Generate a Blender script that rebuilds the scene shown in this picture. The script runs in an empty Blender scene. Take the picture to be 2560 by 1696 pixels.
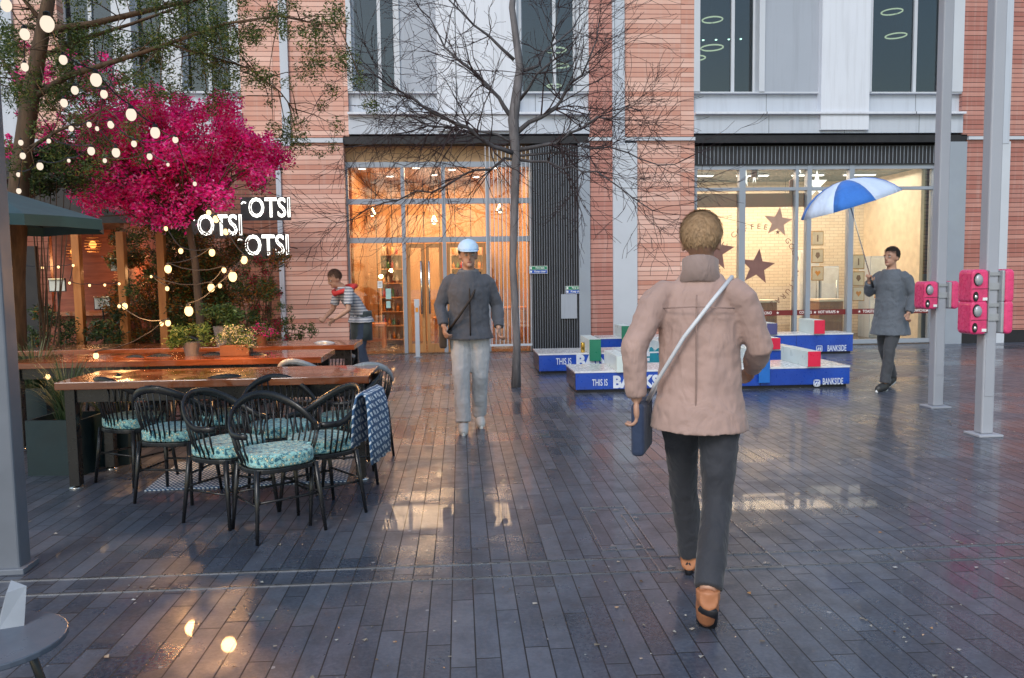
import bpy, bmesh, math, random
import numpy as np
from mathutils import Vector, Matrix, Euler
R = math.radians
PI = math.pi
random.seed(7)
sc = bpy.context.scene
COL = sc.collection
# ---------------------------------------------------------------- camera
CH = 1.45
cam_d = bpy.data.cameras.new('camera'); cam_d.lens = 28.0; cam_d.sensor_width = 36.0
cam_d.clip_start = 0.05; cam_d.clip_end = 600
cam = bpy.data.objects.new('camera', cam_d); COL.objects.link(cam)
CR = Matrix.Rotation(R(-3.7), 3, 'Z') @ Matrix.Rotation(R(90 - 4.54), 3, 'X') @ Matrix.Rotation(R(-0.8), 3, 'Z')
cam.matrix_world = Matrix.Translation((0, 0, CH)) @ CR.to_4x4()
sc.camera = cam
F = 1991.0
def ray(px, py): return CR @ Vector(((px - 1280) / F, -(py - 848) / F, -1.0))
def hitY(px, py, Y):
    d = ray(px, py); t = Y / d.y
    return Vector((d.x * t, Y, CH + d.z * t))
def hitZ(px, py, z=0.0):
    d = ray(px, py); t = (z - CH) / d.z
    return Vector((d.x * t, d.y * t, z))
def atXY(px, Y, z=0.0):
    """point of height z on the plane Y whose column is px"""
    py = 690
    for _ in range(6):
        p = hitY(px, py, Y); py += (p.z - z) * F / Y
    return hitY(px, py, Y)
# ---------------------------------------------------------------- tagging
def tag(o, label=None, cat=None, group=None, kind=None):
    if label: o['label'] = label
    if cat: o['category'] = cat
    if group: o['group'] = group
    if kind: o['kind'] = kind
    return o
def empty(name, loc=(0, 0, 0), rz=0.0, label=None, cat=None, group=None):
    o = bpy.data.objects.new(name, None); COL.objects.link(o)
    o.empty_display_size = 0.1
    o.location = loc; o.rotation_euler = (0, 0, rz)
    return tag(o, label, cat, group)
def copy_tree(o, parent=None):
    c = o.copy(); COL.objects.link(c); c.parent = parent
    for ch in list(o.children): copy_tree(ch, c)
    return c
# ---------------------------------------------------------------- mesh builder
class MB:
    def __init__(s): s.v = []; s.f = []
    def add(s, vs, fs):
        n = len(s.v); s.v += [tuple(v) for v in vs]; s.f += [tuple(i + n for i in f) for f in fs]; return s
    def box(s, x0, x1, y0, y1, z0, z1):
        if x0 > x1: x0, x1 = x1, x0
        if y0 > y1: y0, y1 = y1, y0
        if z0 > z1: z0, z1 = z1, z0
        return s.add([(x0,y0,z0),(x1,y0,z0),(x1,y1,z0),(x0,y1,z0),(x0,y0,z1),(x1,y0,z1),(x1,y1,z1),(x0,y1,z1)],
                     [(0,3,2,1),(4,5,6,7),(0,1,5,4),(1,2,6,5),(2,3,7,6),(3,0,4,7)])
    def quad(s, a, b, c, d): return s.add([a, b, c, d], [(0, 1, 2, 3)])
    def rings(s, rings, closed_ends=True):
        n = len(rings[0]); vs = [p for r in rings for p in r]; fs = []
        for i in range(len(rings) - 1):
            for j in range(n):
                a = i*n + j; b = i*n + (j+1) % n
                fs.append((a, b, b + n, a + n))
        if closed_ends:
            fs.append(tuple(range(n - 1, -1, -1))); k = (len(rings) - 1) * n
            fs.append(tuple(range(k, k + n)))
        return s.add(vs, fs)
    def tube(s, pts, rad, n=8, flat=1.0):
        pts = [Vector(p) for p in pts]
        if not hasattr(rad, '__len__'): rad = [rad] * len(pts)
        rings = []; prev = None
        for i, p in enumerate(pts):
            t = (pts[min(i+1, len(pts)-1)] - pts[max(i-1, 0)])
            if t.length < 1e-9: t = Vector((0, 0, 1))
            t.normalize()
            if prev is None:
                ref = Vector((0, 1, 0)) if abs(t.y) < 0.9 else Vector((1, 0, 0))
                u = t.cross(ref).normalized()
            else:
                u = (prev - t * prev.dot(t))
                u = u.normalized() if u.length > 1e-6 else t.orthogonal().normalized()
            prev = u; w = t.cross(u)
            rings.append([p + (u * math.cos(2*PI*k/n) + w * flat * math.sin(2*PI*k/n)) * rad[i] for k in range(n)])
        return s.rings(rings)
    def ell(s, c, r, nu=16, nv=10, rot=None):
        c = Vector(c); vs = []; fs = []
        for i in range(nv + 1):
            th = PI * i / nv
            for j in range(nu):
                ph = 2 * PI * j / nu
                p = Vector((math.sin(th)*math.cos(ph)*r[0], math.sin(th)*math.sin(ph)*r[1], math.cos(th)*r[2]))
                if rot: p = rot @ p
                vs.append(c + p)
        for i in range(nv):
            for j in range(nu):
                a = i*nu + j; b = i*nu + (j+1) % nu
                fs.append((a, a + nu, b + nu, b))
        return s.add(vs, fs)
    def lathe(s, c, prof, n=24):
        c = Vector(c)
        return s.rings([[c + Vector((math.cos(2*PI*k/n)*r, math.sin(2*PI*k/n)*r, z)) for k in range(n)] for r, z in prof])
    def prism(s, poly, y0, y1):
        """polygon of (x, z) extruded along y"""
        n = len(poly); vs = [(x, y0, z) for x, z in poly] + [(x, y1, z) for x, z in poly]
        fs = [tuple(range(n)), tuple(range(2*n - 1, n - 1, -1))]
        for i in range(n): fs.append((i, i + n, (i+1) % n + n, (i+1) % n))
        return s.add(vs, fs)
    def slab(s, poly, z0, z1):
        n = len(poly); vs = [(x, y, z0) for x, y in poly] + [(x, y, z1) for x, y in poly]
        fs = [tuple(range(n - 1, -1, -1)), tuple(range(n, 2*n))]
        for i in range(n): fs.append((i, (i+1) % n, (i+1) % n + n, i + n))
        return s.add(vs, fs)
    def build(s, name, m, parent=None, smooth=False, bevel=0.0, seg=2, subsurf=0, fix=True):
        me = bpy.data.meshes.new(name); me.from_pydata(s.v, [], s.f)
        if fix:
            bm = bmesh.new(); bm.from_mesh(me); bmesh.ops.remove_doubles(bm, verts=bm.verts, dist=1e-6)
            bmesh.ops.recalc_face_normals(bm, faces=bm.faces); bm.to_mesh(me); bm.free()
        if smooth:
            me.polygons.foreach_set('use_smooth', [True] * len(me.polygons))
        me.materials.append(m)
        o = bpy.data.objects.new(name, me); COL.objects.link(o); o.parent = parent
        if bevel:
            b = o.modifiers.new('bevel', 'BEVEL'); b.width = bevel; b.segments = seg; b.limit_method = 'ANGLE'; b.angle_limit = R(40)
        if subsurf:
            b = o.modifiers.new('sub', 'SUBSURF'); b.levels = subsurf; b.render_levels = subsurf
        return o
def B(name, m, parent, *box, bevel=0.0):
    return MB().box(*box).build(name, m, parent, bevel=bevel)
def baked(o, mods):
    """apply the modifiers and keep one plain mesh"""
    dg = bpy.context.evaluated_depsgraph_get()
    me = bpy.data.meshes.new_from_object(o.evaluated_get(dg))
    o.modifiers.clear(); o.data = me
    return o
# ---------------------------------------------------------------- materials
class NT:
    def __init__(s, name):
        s.m = bpy.data.materials.new(name); s.m.use_nodes = True
        s.t = s.m.node_tree; s.t.nodes.clear()
        s.out = s.n('ShaderNodeOutputMaterial')
    def n(s, t, **kw):
        o = s.t.nodes.new(t)
        for k, v in kw.items(): setattr(o, k, v)
        return o
    def l(s, a, b): s.t.links.new(a, b)
    def geo(s): return s.n('ShaderNodeNewGeometry').outputs['Position']
    def obj(s): return s.n('ShaderNodeTexCoord').outputs['Object']
    def math(s, op, a, b=None, c=None):
        o = s.n('ShaderNodeMath', operation=op)
        for i, x in enumerate((a, b, c)):
            if x is None: continue
            if isinstance(x, (int, float)): o.inputs[i].default_value = x
            else: s.l(x, o.inputs[i])
        return o.outputs[0]
    def sep(s, v):
        o = s.n('ShaderNodeSeparateXYZ'); s.l(v, o.inputs[0]); return o.outputs
    def comb(s, x, y, z=0.0):
        o = s.n('ShaderNodeCombineXYZ')
        for i, q in enumerate((x, y, z)):
            if isinstance(q, (int, float)): o.inputs[i].default_value = q
            else: s.l(q, o.inputs[i])
        return o.outputs[0]
    def noise(s, v, scale, detail=3, rough=0.55, out=0, dist=0.0):
        o = s.n('ShaderNodeTexNoise'); o.inputs['Scale'].default_value = scale
        o.inputs['Detail'].default_value = detail; o.inputs['Roughness'].default_value = rough
        o.inputs['Distortion'].default_value = dist
        if v is not None: s.l(v, o.inputs['Vector'])
        return o.outputs[out]
    def mapping(s, v, scale):
        o = s.n('ShaderNodeMapping'); s.l(v, o.inputs[0]); o.inputs['Scale'].default_value = scale; return o.outputs[0]
    def ramp(s, f, stops, interp='LINEAR'):
        o = s.n('ShaderNodeValToRGB'); cr = o.color_ramp; cr.interpolation = interp
        while len(cr.elements) < len(stops): cr.elements.new(0.5)
        for e, (p, c) in zip(cr.elements, stops):
            e.position = p; e.color = (c[0], c[1], c[2], 1) if hasattr(c, '__len__') else (c, c, c, 1)
        s.l(f, o.inputs[0]); return o.outputs[0]
    def mix(s, f, a, b, mode='MIX'):
        o = s.n('ShaderNodeMix', data_type='RGBA', blend_type=mode)
        for i, x in ((0, f), (6, a), (7, b)):
            if isinstance(x, (int, float)): o.inputs[i].default_value = x
            elif isinstance(x, tuple): o.inputs[i].default_value = (x[0], x[1], x[2], 1)
            else: s.l(x, o.inputs[i])
        return o.outputs[2]
    def rng(s, f, a, b, c, d):
        o = s.n('ShaderNodeMapRange'); s.l(f, o.inputs[0])
        for i, x in enumerate((a, b, c, d)): o.inputs[i+1].default_value = x
        return o.outputs[0]
    def bump(s, h, strength=0.3, dist=0.01):
        o = s.n('ShaderNodeBump'); o.inputs['Strength'].default_value = strength; o.inputs['Distance'].default_value = dist
        s.l(h, o.inputs['Height']); return o.outputs[0]
    def bsdf(s, color, rough=0.5, metal=0.0, normal=None, spec=0.5, emis=None, emis_s=0.0, coat=0.0, sheen=0.0, transm=0.0, alpha=None):
        o = s.n('ShaderNodeBsdfPrincipled')
        def put(k, v):
            if v is None: return
            if isinstance(v, (int, float)): o.inputs[k].default_value = v
            elif isinstance(v, tuple): o.inputs[k].default_value = (v[0], v[1], v[2], 1)
            else: s.l(v, o.inputs[k])
        put('Base Color', color); put('Roughness', rough); put('Metallic', metal); put('Normal', normal)
        put('Specular IOR Level', spec); put('Emission Color', emis); put('Emission Strength', emis_s)
        put('Coat Weight', coat); put('Sheen Weight', sheen); put('Transmission Weight', transm); put('Alpha', alpha)
        s.l(o.outputs[0], s.out.inputs[0]); return o
def simple(name, col, rough=0.5, metal=0.0, var=0.15, scale=6.0, bump=0.0, bscale=60.0, coat=0.0, sheen=0.0, spec=0.5, world=False, rv=0.1):
    t = NT(name); v = t.geo() if world else t.obj()
    nz = t.noise(v, scale, 4)
    lo = tuple(max(0, c * (1 - var)) for c in col); hi = tuple(min(1, c * (1 + var)) for c in col)
    c = t.ramp(nz, [(0.25, lo), (0.75, hi)])
    rg = t.rng(t.noise(v, scale * 2.3, 3), 0.3, 0.7, max(0.02, rough - rv), min(1, rough + rv))
    nm = t.bump(t.noise(v, bscale, 3), bump, 0.005) if bump else None
    t.bsdf(c, rg, metal, nm, coat=coat, sheen=sheen, spec=spec)
    return t.m
def emit(name, col, strength):
    t = NT(name); e = t.n('ShaderNodeEmission'); e.inputs[0].default_value = (*col, 1); e.inputs[1].default_value = strength
    t.l(e.outputs[0], t.out.inputs[0]); return t.m
def glass(name, tint, refl=1.0, rough=0.02, wave=0.0, cutoff=0.05):
    t = NT(name)
    fr = t.n('ShaderNodeFresnel'); fr.inputs[0].default_value = 1.5
    f = t.math('ADD', t.math('MULTIPLY', fr.outputs[0], refl), cutoff)
    tr = t.n('ShaderNodeBsdfTransparent'); tr.inputs[0].default_value = (*tint, 1)
    gl = t.n('ShaderNodeBsdfGlossy'); gl.inputs['Roughness'].default_value = rough
    gl.inputs[0].default_value = (0.95, 0.97, 1, 1)
    if wave: t.l(t.bump(t.noise(t.geo(), 0.7, 1), wave, 0.05), gl.inputs['Normal'])
    mx = t.n('ShaderNodeMixShader'); t.l(t.math('MINIMUM', f, 1.0), mx.inputs[0]); t.l(tr.outputs[0], mx.inputs[1]); t.l(gl.outputs[0], mx.inputs[2])
    t.l(mx.outputs[0], t.out.inputs[0]); return t.m
def cladding(name, c1, c2, joint, row=0.088, width=1.25, rough=0.5):
    """long terracotta tiles in stack courses with a dark open joint"""
    t = NT(name); p = t.sep(t.geo())
    zz = t.math('DIVIDE', p[2], row); rid = t.math('FLOOR', zz); fz = t.math('FRACT', zz)
    xo = t.math('DIVIDE', t.math('ADD', p[0], t.math('MULTIPLY', p[1], 0.97)), width)
    cid = t.math('FLOOR', xo); fx = t.math('FRACT', xo)
    w = t.n('ShaderNodeTexWhiteNoise', noise_dimensions='2D'); t.l(t.comb(cid, rid), w.inputs['Vector'])
    jz = t.math('LESS_THAN', fz, 0.12); jx = t.math('LESS_THAN', fx, 0.004)
    j = t.math('MAXIMUM', jz, jx)
    big = t.noise(t.geo(), 1.1, 3)
    base = t.mix(w.outputs[0], c1, c2)
    base = t.mix(t.rng(big, 0.3, 0.7, 0.0, 0.30), base, tuple(c * 0.7 for c in c1))
    streak = t.noise(t.mapping(t.geo(), (14, 14, 0.8)), 1.0, 4)
    base = t.mix(t.rng(streak, 0.5, 0.75, 0, 0.25), base, (0.55, 0.50, 0.47))
    base = t.mix(j, base, joint)
    h = t.math('SUBTRACT', t.math('MULTIPLY', t.noise(t.geo(), 45, 3), 0.25), j)
    t.bsdf(base, t.rng(big, 0.3, 0.7, rough - 0.1, rough + 0.12), 0, t.bump(h, 0.5, 0.008))
    return t.m
def wood(name, c1, c2, rough=0.35, scale=1.0, axis=0, coat=0.0, plank=0.0):
    t = NT(name); v = t.obj()
    sc3 = [9 * scale] * 3; sc3[axis] = 0.9 * scale
    nz = t.noise(t.mapping(v, tuple(sc3)), 2.2, 5, 0.6, dist=0.6)
    c = t.ramp(nz, [(0.3, c1), (0.7, c2)])
    h = nz
    if plank:
        q = t.sep(v)[1 if axis == 0 else 0]; fr = t.math('FRACT', t.math('DIVIDE', q, plank)); j = t.math('LESS_THAN', fr, 0.06)
        c = t.mix(j, c, tuple(x * 0.2 for x in c1)); h = t.math('SUBTRACT', nz, j)
    rg = t.rng(t.noise(v, 5, 4), 0.35, 0.65, max(0.05, rough - 0.15), rough + 0.15)
    t.bsdf(c, rg, 0, t.bump(h, 0.25, 0.004), coat=coat); return t.m
def leafmat(name, stops, rough=0.45, trans=0.25, dim=0.45):
    t = NT(name); g = t.n('ShaderNodeNewGeometry')
    c = t.ramp(g.outputs['Random Per Island'], stops)
    c = t.mix(t.rng(t.noise(t.geo(), 3.0, 2), 0.35, 0.65, 0.0, dim), c, t.mix(1.0, c, (0.45, 0.5, 0.45), 'MULTIPLY'))
    d = t.bsdf(c, rough, 0, spec=0.35)
    tl = t.n('ShaderNodeBsdfTranslucent'); t.l(c, tl.inputs[0])
    mx = t.n('ShaderNodeMixShader'); mx.inputs[0].default_value = trans
    t.l(d.outputs[0], mx.inputs[1]); t.l(tl.outputs[0], mx.inputs[2]); t.l(mx.outputs[0], t.out.inputs[0]); return t.m
def text_mesh(name, s, size, m, parent, loc, rot=(PI/2, 0, 0), ext=0.002, off=0.0, align='CENTER', space=1.0, sx=1.0, outline=0.0):
    cu = bpy.data.curves.new(name, 'FONT'); cu.body = s; cu.size = size; cu.extrude = ext; cu.offset = off
    cu.align_x = align; cu.align_y = 'CENTER'; cu.space_character = space; cu.resolution_u = 3
    if outline: cu.fill_mode = 'NONE'; cu.extrude = 0; cu.bevel_depth = outline; cu.bevel_resolution = 1
    tmp = bpy.data.objects.new('tmp', cu); COL.objects.link(tmp)
    dg = bpy.context.evaluated_depsgraph_get(); me = bpy.data.meshes.new_from_object(tmp.evaluated_get(dg))
    bpy.data.objects.remove(tmp); me.materials.clear(); me.materials.append(m)
    o = bpy.data.objects.new(name, me); COL.objects.link(o); o.parent = parent
    o.location = loc; o.rotation_euler = rot; o.scale = (sx, 1, 1)
    return o

M = {}
M['clad'] = cladding('terracotta cladding', (0.56, 0.25, 0.18), (0.82, 0.54, 0.45), (0.20, 0.085, 0.065))
M['clad_red'] = cladding('dark red cladding', (0.38, 0.14, 0.11), (0.55, 0.27, 0.22), (0.05, 0.02, 0.018))
M['brick_dark'] = cladding('shaded brick', (.17, .055, .035), (.30, .12, .075), (.03, .015, .012), row=.088, width=.9)  # cladding copy, shade of the left ground floor put into its colours
def panel_mat(name, col, joint=1.47):
    t = NT(name); g = t.geo(); p = t.sep(g)
    st = t.noise(t.mapping(g, (9, 9, .5)), 1.0, 5, .65); bl = t.noise(g, 1.3, 4)
    c = t.mix(t.rng(bl, .3, .7, 0, .25), col, tuple(x*.82 for x in col)); c = t.mix(t.rng(st, .48, .75, 0, .45), c, tuple(x*.62 for x in col))
    j = t.math('LESS_THAN', t.math('FRACT', t.math('DIVIDE', p[0], joint)), .006); c = t.mix(j, c, (.06, .07, .08))
    t.bsdf(c, t.rng(st, .3, .7, .32, .55), 0, t.bump(t.math('SUBTRACT', t.math('MULTIPLY', bl, .3), j), .3, .01)); return t.m
M['panel'] = panel_mat('white panel', (0.49, 0.54, 0.62))
M['panel_white'] = panel_mat('bright panel', (0.66, 0.70, 0.78), 2.9)
M['panel_grey'] = panel_mat('grey panel', (0.36, 0.40, 0.47), 2.3)
M['steel'] = simple('steel frame', (0.30, 0.34, 0.40), 0.42, 0.2, 0.08, 1.5, world=True)
M['pale_steel'] = simple('pale steel frame', (0.52, 0.56, 0.62), 0.45, 0.0, 0.05, 1.5, world=True)
M['dark'] = simple('dark metal', (0.022, 0.022, 0.027), 0.45, 0.3, 0.2, 5, world=True)
M['black'] = simple('black lacquer', (0.012, 0.012, 0.014), 0.3, 0.0, 0.2, 8)
M['glass_up'] = glass('window glass', (0.26, 0.42, 0.50), 1.1, 0.015, 0.15, 0.03)
M['glass_shop'] = glass('shop glass', (0.93, 0.96, 0.95), 0.9, 0.01, 0.1, 0.02)
M['glass_clear'] = glass('clear glass', (0.97, 0.98, 0.98), 0.8, 0.01)
# ================================================================ GROUND
def ground_mat():
    t = NT('wet slate paving'); g = t.geo(); p = t.sep(g)
    W = 0.096; L = 0.62
    xx = t.math('DIVIDE', t.math('ADD', p[0], 40.0), W); col = t.math('FLOOR', xx); fx = t.math('FRACT', xx)
    w1 = t.n('ShaderNodeTexWhiteNoise', noise_dimensions='1D'); t.l(col, w1.inputs['W'])
    yy = t.math('ADD', t.math('DIVIDE', p[1], L), t.math('MULTIPLY', w1.outputs[0], 7.0)); row = t.math('FLOOR', yy); fy = t.math('FRACT', yy)
    w2 = t.n('ShaderNodeTexWhiteNoise', noise_dimensions='2D'); t.l(t.comb(col, row), w2.inputs['Vector'])
    jx = t.math('LESS_THAN', fx, 0.06); jy = t.math('LESS_THAN', fy, 0.010); j = t.math('MAXIMUM', jx, jy)
    fine = t.noise(g, 55, 5, 0.7); mid = t.noise(g, 6, 4, 0.6); big = t.noise(g, 0.55, 4, 0.6)
    c = t.ramp(w2.outputs[0], [(0, (0.022, 0.032, 0.056)), (0.5, (0.046, 0.060, 0.092)), (0.85, (0.068, 0.084, 0.120)), (1, (0.10, 0.108, 0.138))])
    c = t.mix(t.rng(fine, 0.4, 0.75, 0, 0.6), c, (0.15, 0.165, 0.20))
    c = t.mix(t.rng(mid, 0.45, 0.7, 0, 0.6), c, (0.036, 0.038, 0.048))
    c = t.mix(t.rng(big, 0.5, 0.7, 0, 0.45), c, (0.15, 0.165, 0.21))
    sp = t.n('ShaderNodeTexVoronoi'); sp.inputs['Scale'].default_value = 7.0; t.l(g, sp.inputs['Vector'])
    spot = t.math('LESS_THAN', sp.outputs['Distance'], 0.075)
    spot = t.math('MULTIPLY', spot, t.math('GREATER_THAN', t.sep(sp.outputs['Color'])[0], 0.72))
    c = t.mix(spot, c, (0.24, 0.25, 0.27))
    c = t.mix(j, c, (0.008, 0.008, 0.010))
    wet = t.rng(big, 0.36, 0.60, 0.0, 1.0)
    pud = t.noise(t.mapping(g, (0.55, 1.0, 1.0)), 0.9, 3, 0.5)
    rg = t.math('ADD', t.rng(mid, 0.3, 0.7, 0.15, 0.34), t.math('MULTIPLY', wet, 0.13))
    rg = t.math('MULTIPLY', rg, t.rng(pud, 0.52, 0.60, 1.0, 0.45))
    rg = t.math('ADD', rg, t.math('MULTIPLY', w2.outputs[0], 0.07))
    rg = t.mix(j, rg, (0.6, 0.6, 0.6))
    hh = t.math('ADD', t.math('MULTIPLY', fine, 0.30), t.math('MULTIPLY', w2.outputs[0], 0.22))
    hh = t.math('ADD', hh, t.math('MULTIPLY', mid, 0.35))
    hh = t.math('SUBTRACT', hh, t.math('MULTIPLY', j, 1.2))
    t.bsdf(c, rg, 0, t.bump(hh, 0.35, 0.006), spec=0.65, coat=0.16)
    return t.m
M['ground'] = ground_mat()
gm = MB().quad((-60, -60, 0), (60, -60, 0), (60, 70, 0), (-60, 70, 0))
tag(gm.build('ground', M['ground'], fix=False), kind='structure')
# drain slots running across the square
M['slot'] = simple('drain steel', (0.34, 0.35, 0.38), 0.3, 0.9, 0.2, 8, world=True)
for i, (Y, lab) in enumerate(((3.93, 'thin steel drain slot crossing the paving, the farther of two'), (3.74, 'thin steel drain slot crossing the paving, the nearer of two'))):
    mb = MB(); mb.box(-6, 6, Y - 0.008, Y - 0.004, 0, 0.004); mb.box(-6, 6, Y + 0.004, Y + 0.008, 0, 0.004)
    tag(mb.build('drain_slot', M['slot']), lab, 'drain', 'drain slots across the paving')
def cover(pa, w, l, lab):
    e = empty('inspection_cover', (pa.x, pa.y, 0), 0, lab, 'manhole cover', 'recessed covers in the paving')
    f = MB(); q = 0.006
    f.box(0, w, 0, q, 0, .005); f.box(0, w, l - q, l, 0, .005); f.box(0, q, q, l - q, 0, .005); f.box(w - q, w, q, l - q, 0, .005)
    f.build('cover_frame', M['slot'], e)
    for x, y in ((0.05, 0.05), (w - 0.09, 0.05), (0.05, l - 0.09), (w - 0.09, l - 0.09)):
        MB().slab([(x, y), (x + .04, y), (x + .02, y + .035)], 0, 0.006).build('lifting_key', M['slot'], e)
cover(hitZ(1650, 1432), 0.62, 0.95, 'large steel framed paving cover by the striding person')
cover(hitZ(1505, 1378), 0.28, 0.78, 'narrow steel framed paving cover left of the large one')
# leaves and litter
M['litter'] = leafmat('fallen bits', [(0, (0.10, 0.05, 0.02)), (0.4, (0.30, 0.27, 0.22)), (0.8, (0.5, 0.5, 0.48)), (1, (0.55, 0.25, 0.06))], trans=0.0)
rs = random.Random(4); mb = MB()
for i in range(1500):
    if i % 14 == 0: cy = 2.2 + 11 * rs.random(); cx = rs.uniform(-0.72, 0.82) * cy; cs_ = rs.choice((.08, .2, .5, 1.4))
    Y = max(2.0, cy + rs.gauss(0, cs_)); x = cx + rs.gauss(0, cs_); s_ = rs.choice((.6, .8, 1, 1, 1.6)) * 0.0055 * (1 + 0.05 * Y) * rs.uniform(.6, 1.2); a = rs.uniform(0, PI)
    u = Vector((math.cos(a), math.sin(a), 0)) * s_; w = Vector((-math.sin(a), math.cos(a), 0)) * s_ * rs.uniform(.4, .8)
    c = Vector((x, Y, 0.005)); up = Vector((0, 0, rs.uniform(0, 0.005)))
    mb.quad(c - u - w, c + u - w + up, c + u + w, c - u + w + up)
tag(mb.build('ground_litter', M['litter'], fix=False), 'tiny pale specks and leaf bits scattered over the wet paving', 'litter', kind='stuff')

# ================================================================ BUILDING
YF = 15.0
XG = lambda px: atXY(px, YF, 1.5).x
XU = lambda px: atXY(px, YF, 5.2).x
ZS = 3.90        # underside of the fascia
bld = empty('brick_building', (XG(1280), YF, 0), 0, 'terracotta clad office building with shops on its ground floor and pale panels above', 'building')
def bp(name, mb, m, parent=bld, **kw):
    o = mb.build(name, m, None, **kw); o.parent = parent
    o.matrix_parent_inverse = Matrix.Identity(4)
    # vertices are given in world space: bring them into the parent's space
    off = Vector((0, 0, 0)); q = parent
    while q is not None: off += q.location; q = q.parent
    o.data.transform(Matrix.Translation(-off)); return o
H1 = 4.05
FL = [(4.05, 3.45)]
TOP = 8.1
# brick walls above (piers run through all storeys); recesses between them take the windows
upper_brick = [(-700, -60), (40, 150), (600, 702), (722, 868), (1472, 1530), (1560, 1735), (2408, 2492), (2524, 3300)]
for a, b in upper_brick: bp('brick_wall', MB().box(XU(a), XU(b), YF, YF + 0.6, 4.02, TOP), M['clad_red' if a in (1472, 2408, 2524) else 'clad'])
# pale vertical pipes / trims
for a, b in ((702, 722), (1530, 1560), (2492, 2524), (-60, 40)):
    bp('pale_trim', MB().box(XU(a), XU(b), YF - 0.06, YF + 0.3, 3.86, TOP), M['panel'])
bays = [(150, 600), (868, 1472), (1735, 2408)]
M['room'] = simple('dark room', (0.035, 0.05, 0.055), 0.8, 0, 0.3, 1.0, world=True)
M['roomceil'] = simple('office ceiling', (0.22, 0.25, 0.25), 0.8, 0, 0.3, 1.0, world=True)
panes = {0: [('f', 285, 332), ('w', 150, 285), ('w', 332, 405), ('f', 405, 455), ('w', 455, 575), ('f', 575, 600)],
         1: [('w', 880, 988), ('f', 868, 880), ('f', 988, 1000), ('g', 1000, 1092), ('p', 1092, 1292), ('w', 1304, 1442), ('f', 1292, 1304), ('f', 1442, 1472)],
         2: [('w', 1750, 1898), ('f', 1735, 1750), ('f', 1898, 1912), ('g', 1912, 2048), ('p', 2048, 2168), ('w', 2180, 2378), ('f', 2168, 2180), ('f', 2378, 2408)]}
for zi, (zb, hh) in enumerate(FL):
    wz0, wz1 = zb + 0.80, zb + 3.1
    for bi, (a, b) in enumerate(bays):
        bp('spandrel', MB().box(XU(a), XU(b), YF + 0.10, YF + 0.5, zb + 0.40, wz0 - 0.03), M['panel'])
        bp('sill', MB().box(XU(a), XU(b), YF + 0.02, YF + 0.5, wz0 - 0.03, wz0), M['pale_steel'])
        bp('fascia_panel', MB().box(XU(a), XU(b), YF - 0.04, YF + 0.5, zb + 0.02, zb + 0.36), M['panel'])
        bp('fascia_ledge', MB().box(XU(a), XU(b), YF - 0.14, YF + 0.5, zb + 0.36, zb + 0.40), M['panel_white'])
        bp('head_panel', MB().box(XU(a), XU(b), YF + 0.05, YF + 0.5, wz1, zb + hh + 0.02), M['panel'])
        for k, x0, x1 in panes[bi]:
            X0, X1 = XU(x0), XU(x1)
            if k == 'f': bp('window_jamb', MB().box(X0, X1, YF + 0.0, YF + 0.4, wz0, wz1), M['pale_steel'])
            if k == 'g': bp('grey_panel', MB().box(X0, X1, YF + 0.04, YF + 0.4, wz0, wz1), M['panel_grey'])
            if k == 'p': bp('white_panel', MB().box(X0, X1, YF - 0.10, YF + 0.4, zb + 0.02 if zi else 4.12, wz1 + 0.02), M['panel_white'])
            if k == 'w':
                f = MB(); q = 0.035
                f.box(X0, X1, YF + .24, YF + .30, wz0, wz0 + q); f.box(X0, X1, YF + .24, YF + .30, wz1 - q, wz1)
                f.box(X0, X0 + q, YF + .24, YF + .30, wz0 + q, wz1 - q); f.box(X1 - q, X1, YF + .24, YF + .30, wz0 + q, wz1 - q)
                if X1 - X0 > 0.75:
                    xm = X0 + (X1 - X0) * (0.62 if bi else 0.5); f.box(xm - .03, xm + .03, YF + .22, YF + .30, wz0 + q, wz1 - q)
                w = bp('window', f, M['pale_steel'])
                bp('pane', MB().box(X0 + q, X1 - q, YF + .265, YF + .275, wz0 + q, wz1 - q), M['glass_up'], w)
# rooms behind the upper windows
for zb, hh in FL:
    for bi, (a, b) in enumerate(bays):
        X0, X1 = XU(a), XU(b); mb = MB()
        mb.box(X0, X1, YF + 3.2, YF + 3.3, zb, zb + hh - 0.05); mb.box(X0, X1, YF + .52, YF + 3.2, zb, zb + 0.42)
        mb.box(X0 - .05, X0, YF + .6, YF + 3.3, zb, zb + hh - .05); mb.box(X1, X1 + .05, YF + .6, YF + 3.3, zb, zb + hh - .05)
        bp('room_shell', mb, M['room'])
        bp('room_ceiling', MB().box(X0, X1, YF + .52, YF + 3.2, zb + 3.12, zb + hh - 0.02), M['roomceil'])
bp('parapet', MB().box(XU(-700), XU(3300), YF - .1, YF + .7, TOP, TOP + .3), M['pale_steel'])
bp('building_core', MB().box(XU(-700), XU(3300), YF + 3.4, YF + 9, 0, TOP), M['clad_red'])
bp('fascia_trim', MB().box(XG(-700), XG(868), YF - 0.05, YF + 0.5, 3.92, 4.0), M['pale_steel'])
bp('fascia_trim', MB().box(XG(1472), XG(1735), YF - 0.05, YF + 0.5, 3.94, 4.0), M['pale_steel'])
bp('fascia_trim', MB().box(XG(2408), XG(3300), YF - 0.05, YF + 0.5, 3.94, 4.0), M['pale_steel'])
# dark soffit strips over the shop openings
for a, b in ((868, 1472), (1735, 2408)):
    bp('soffit', MB().box(XG(a), XG(b), YF - .0, YF + .6, ZS, ZS + 0.14), M['dark'])
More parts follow.
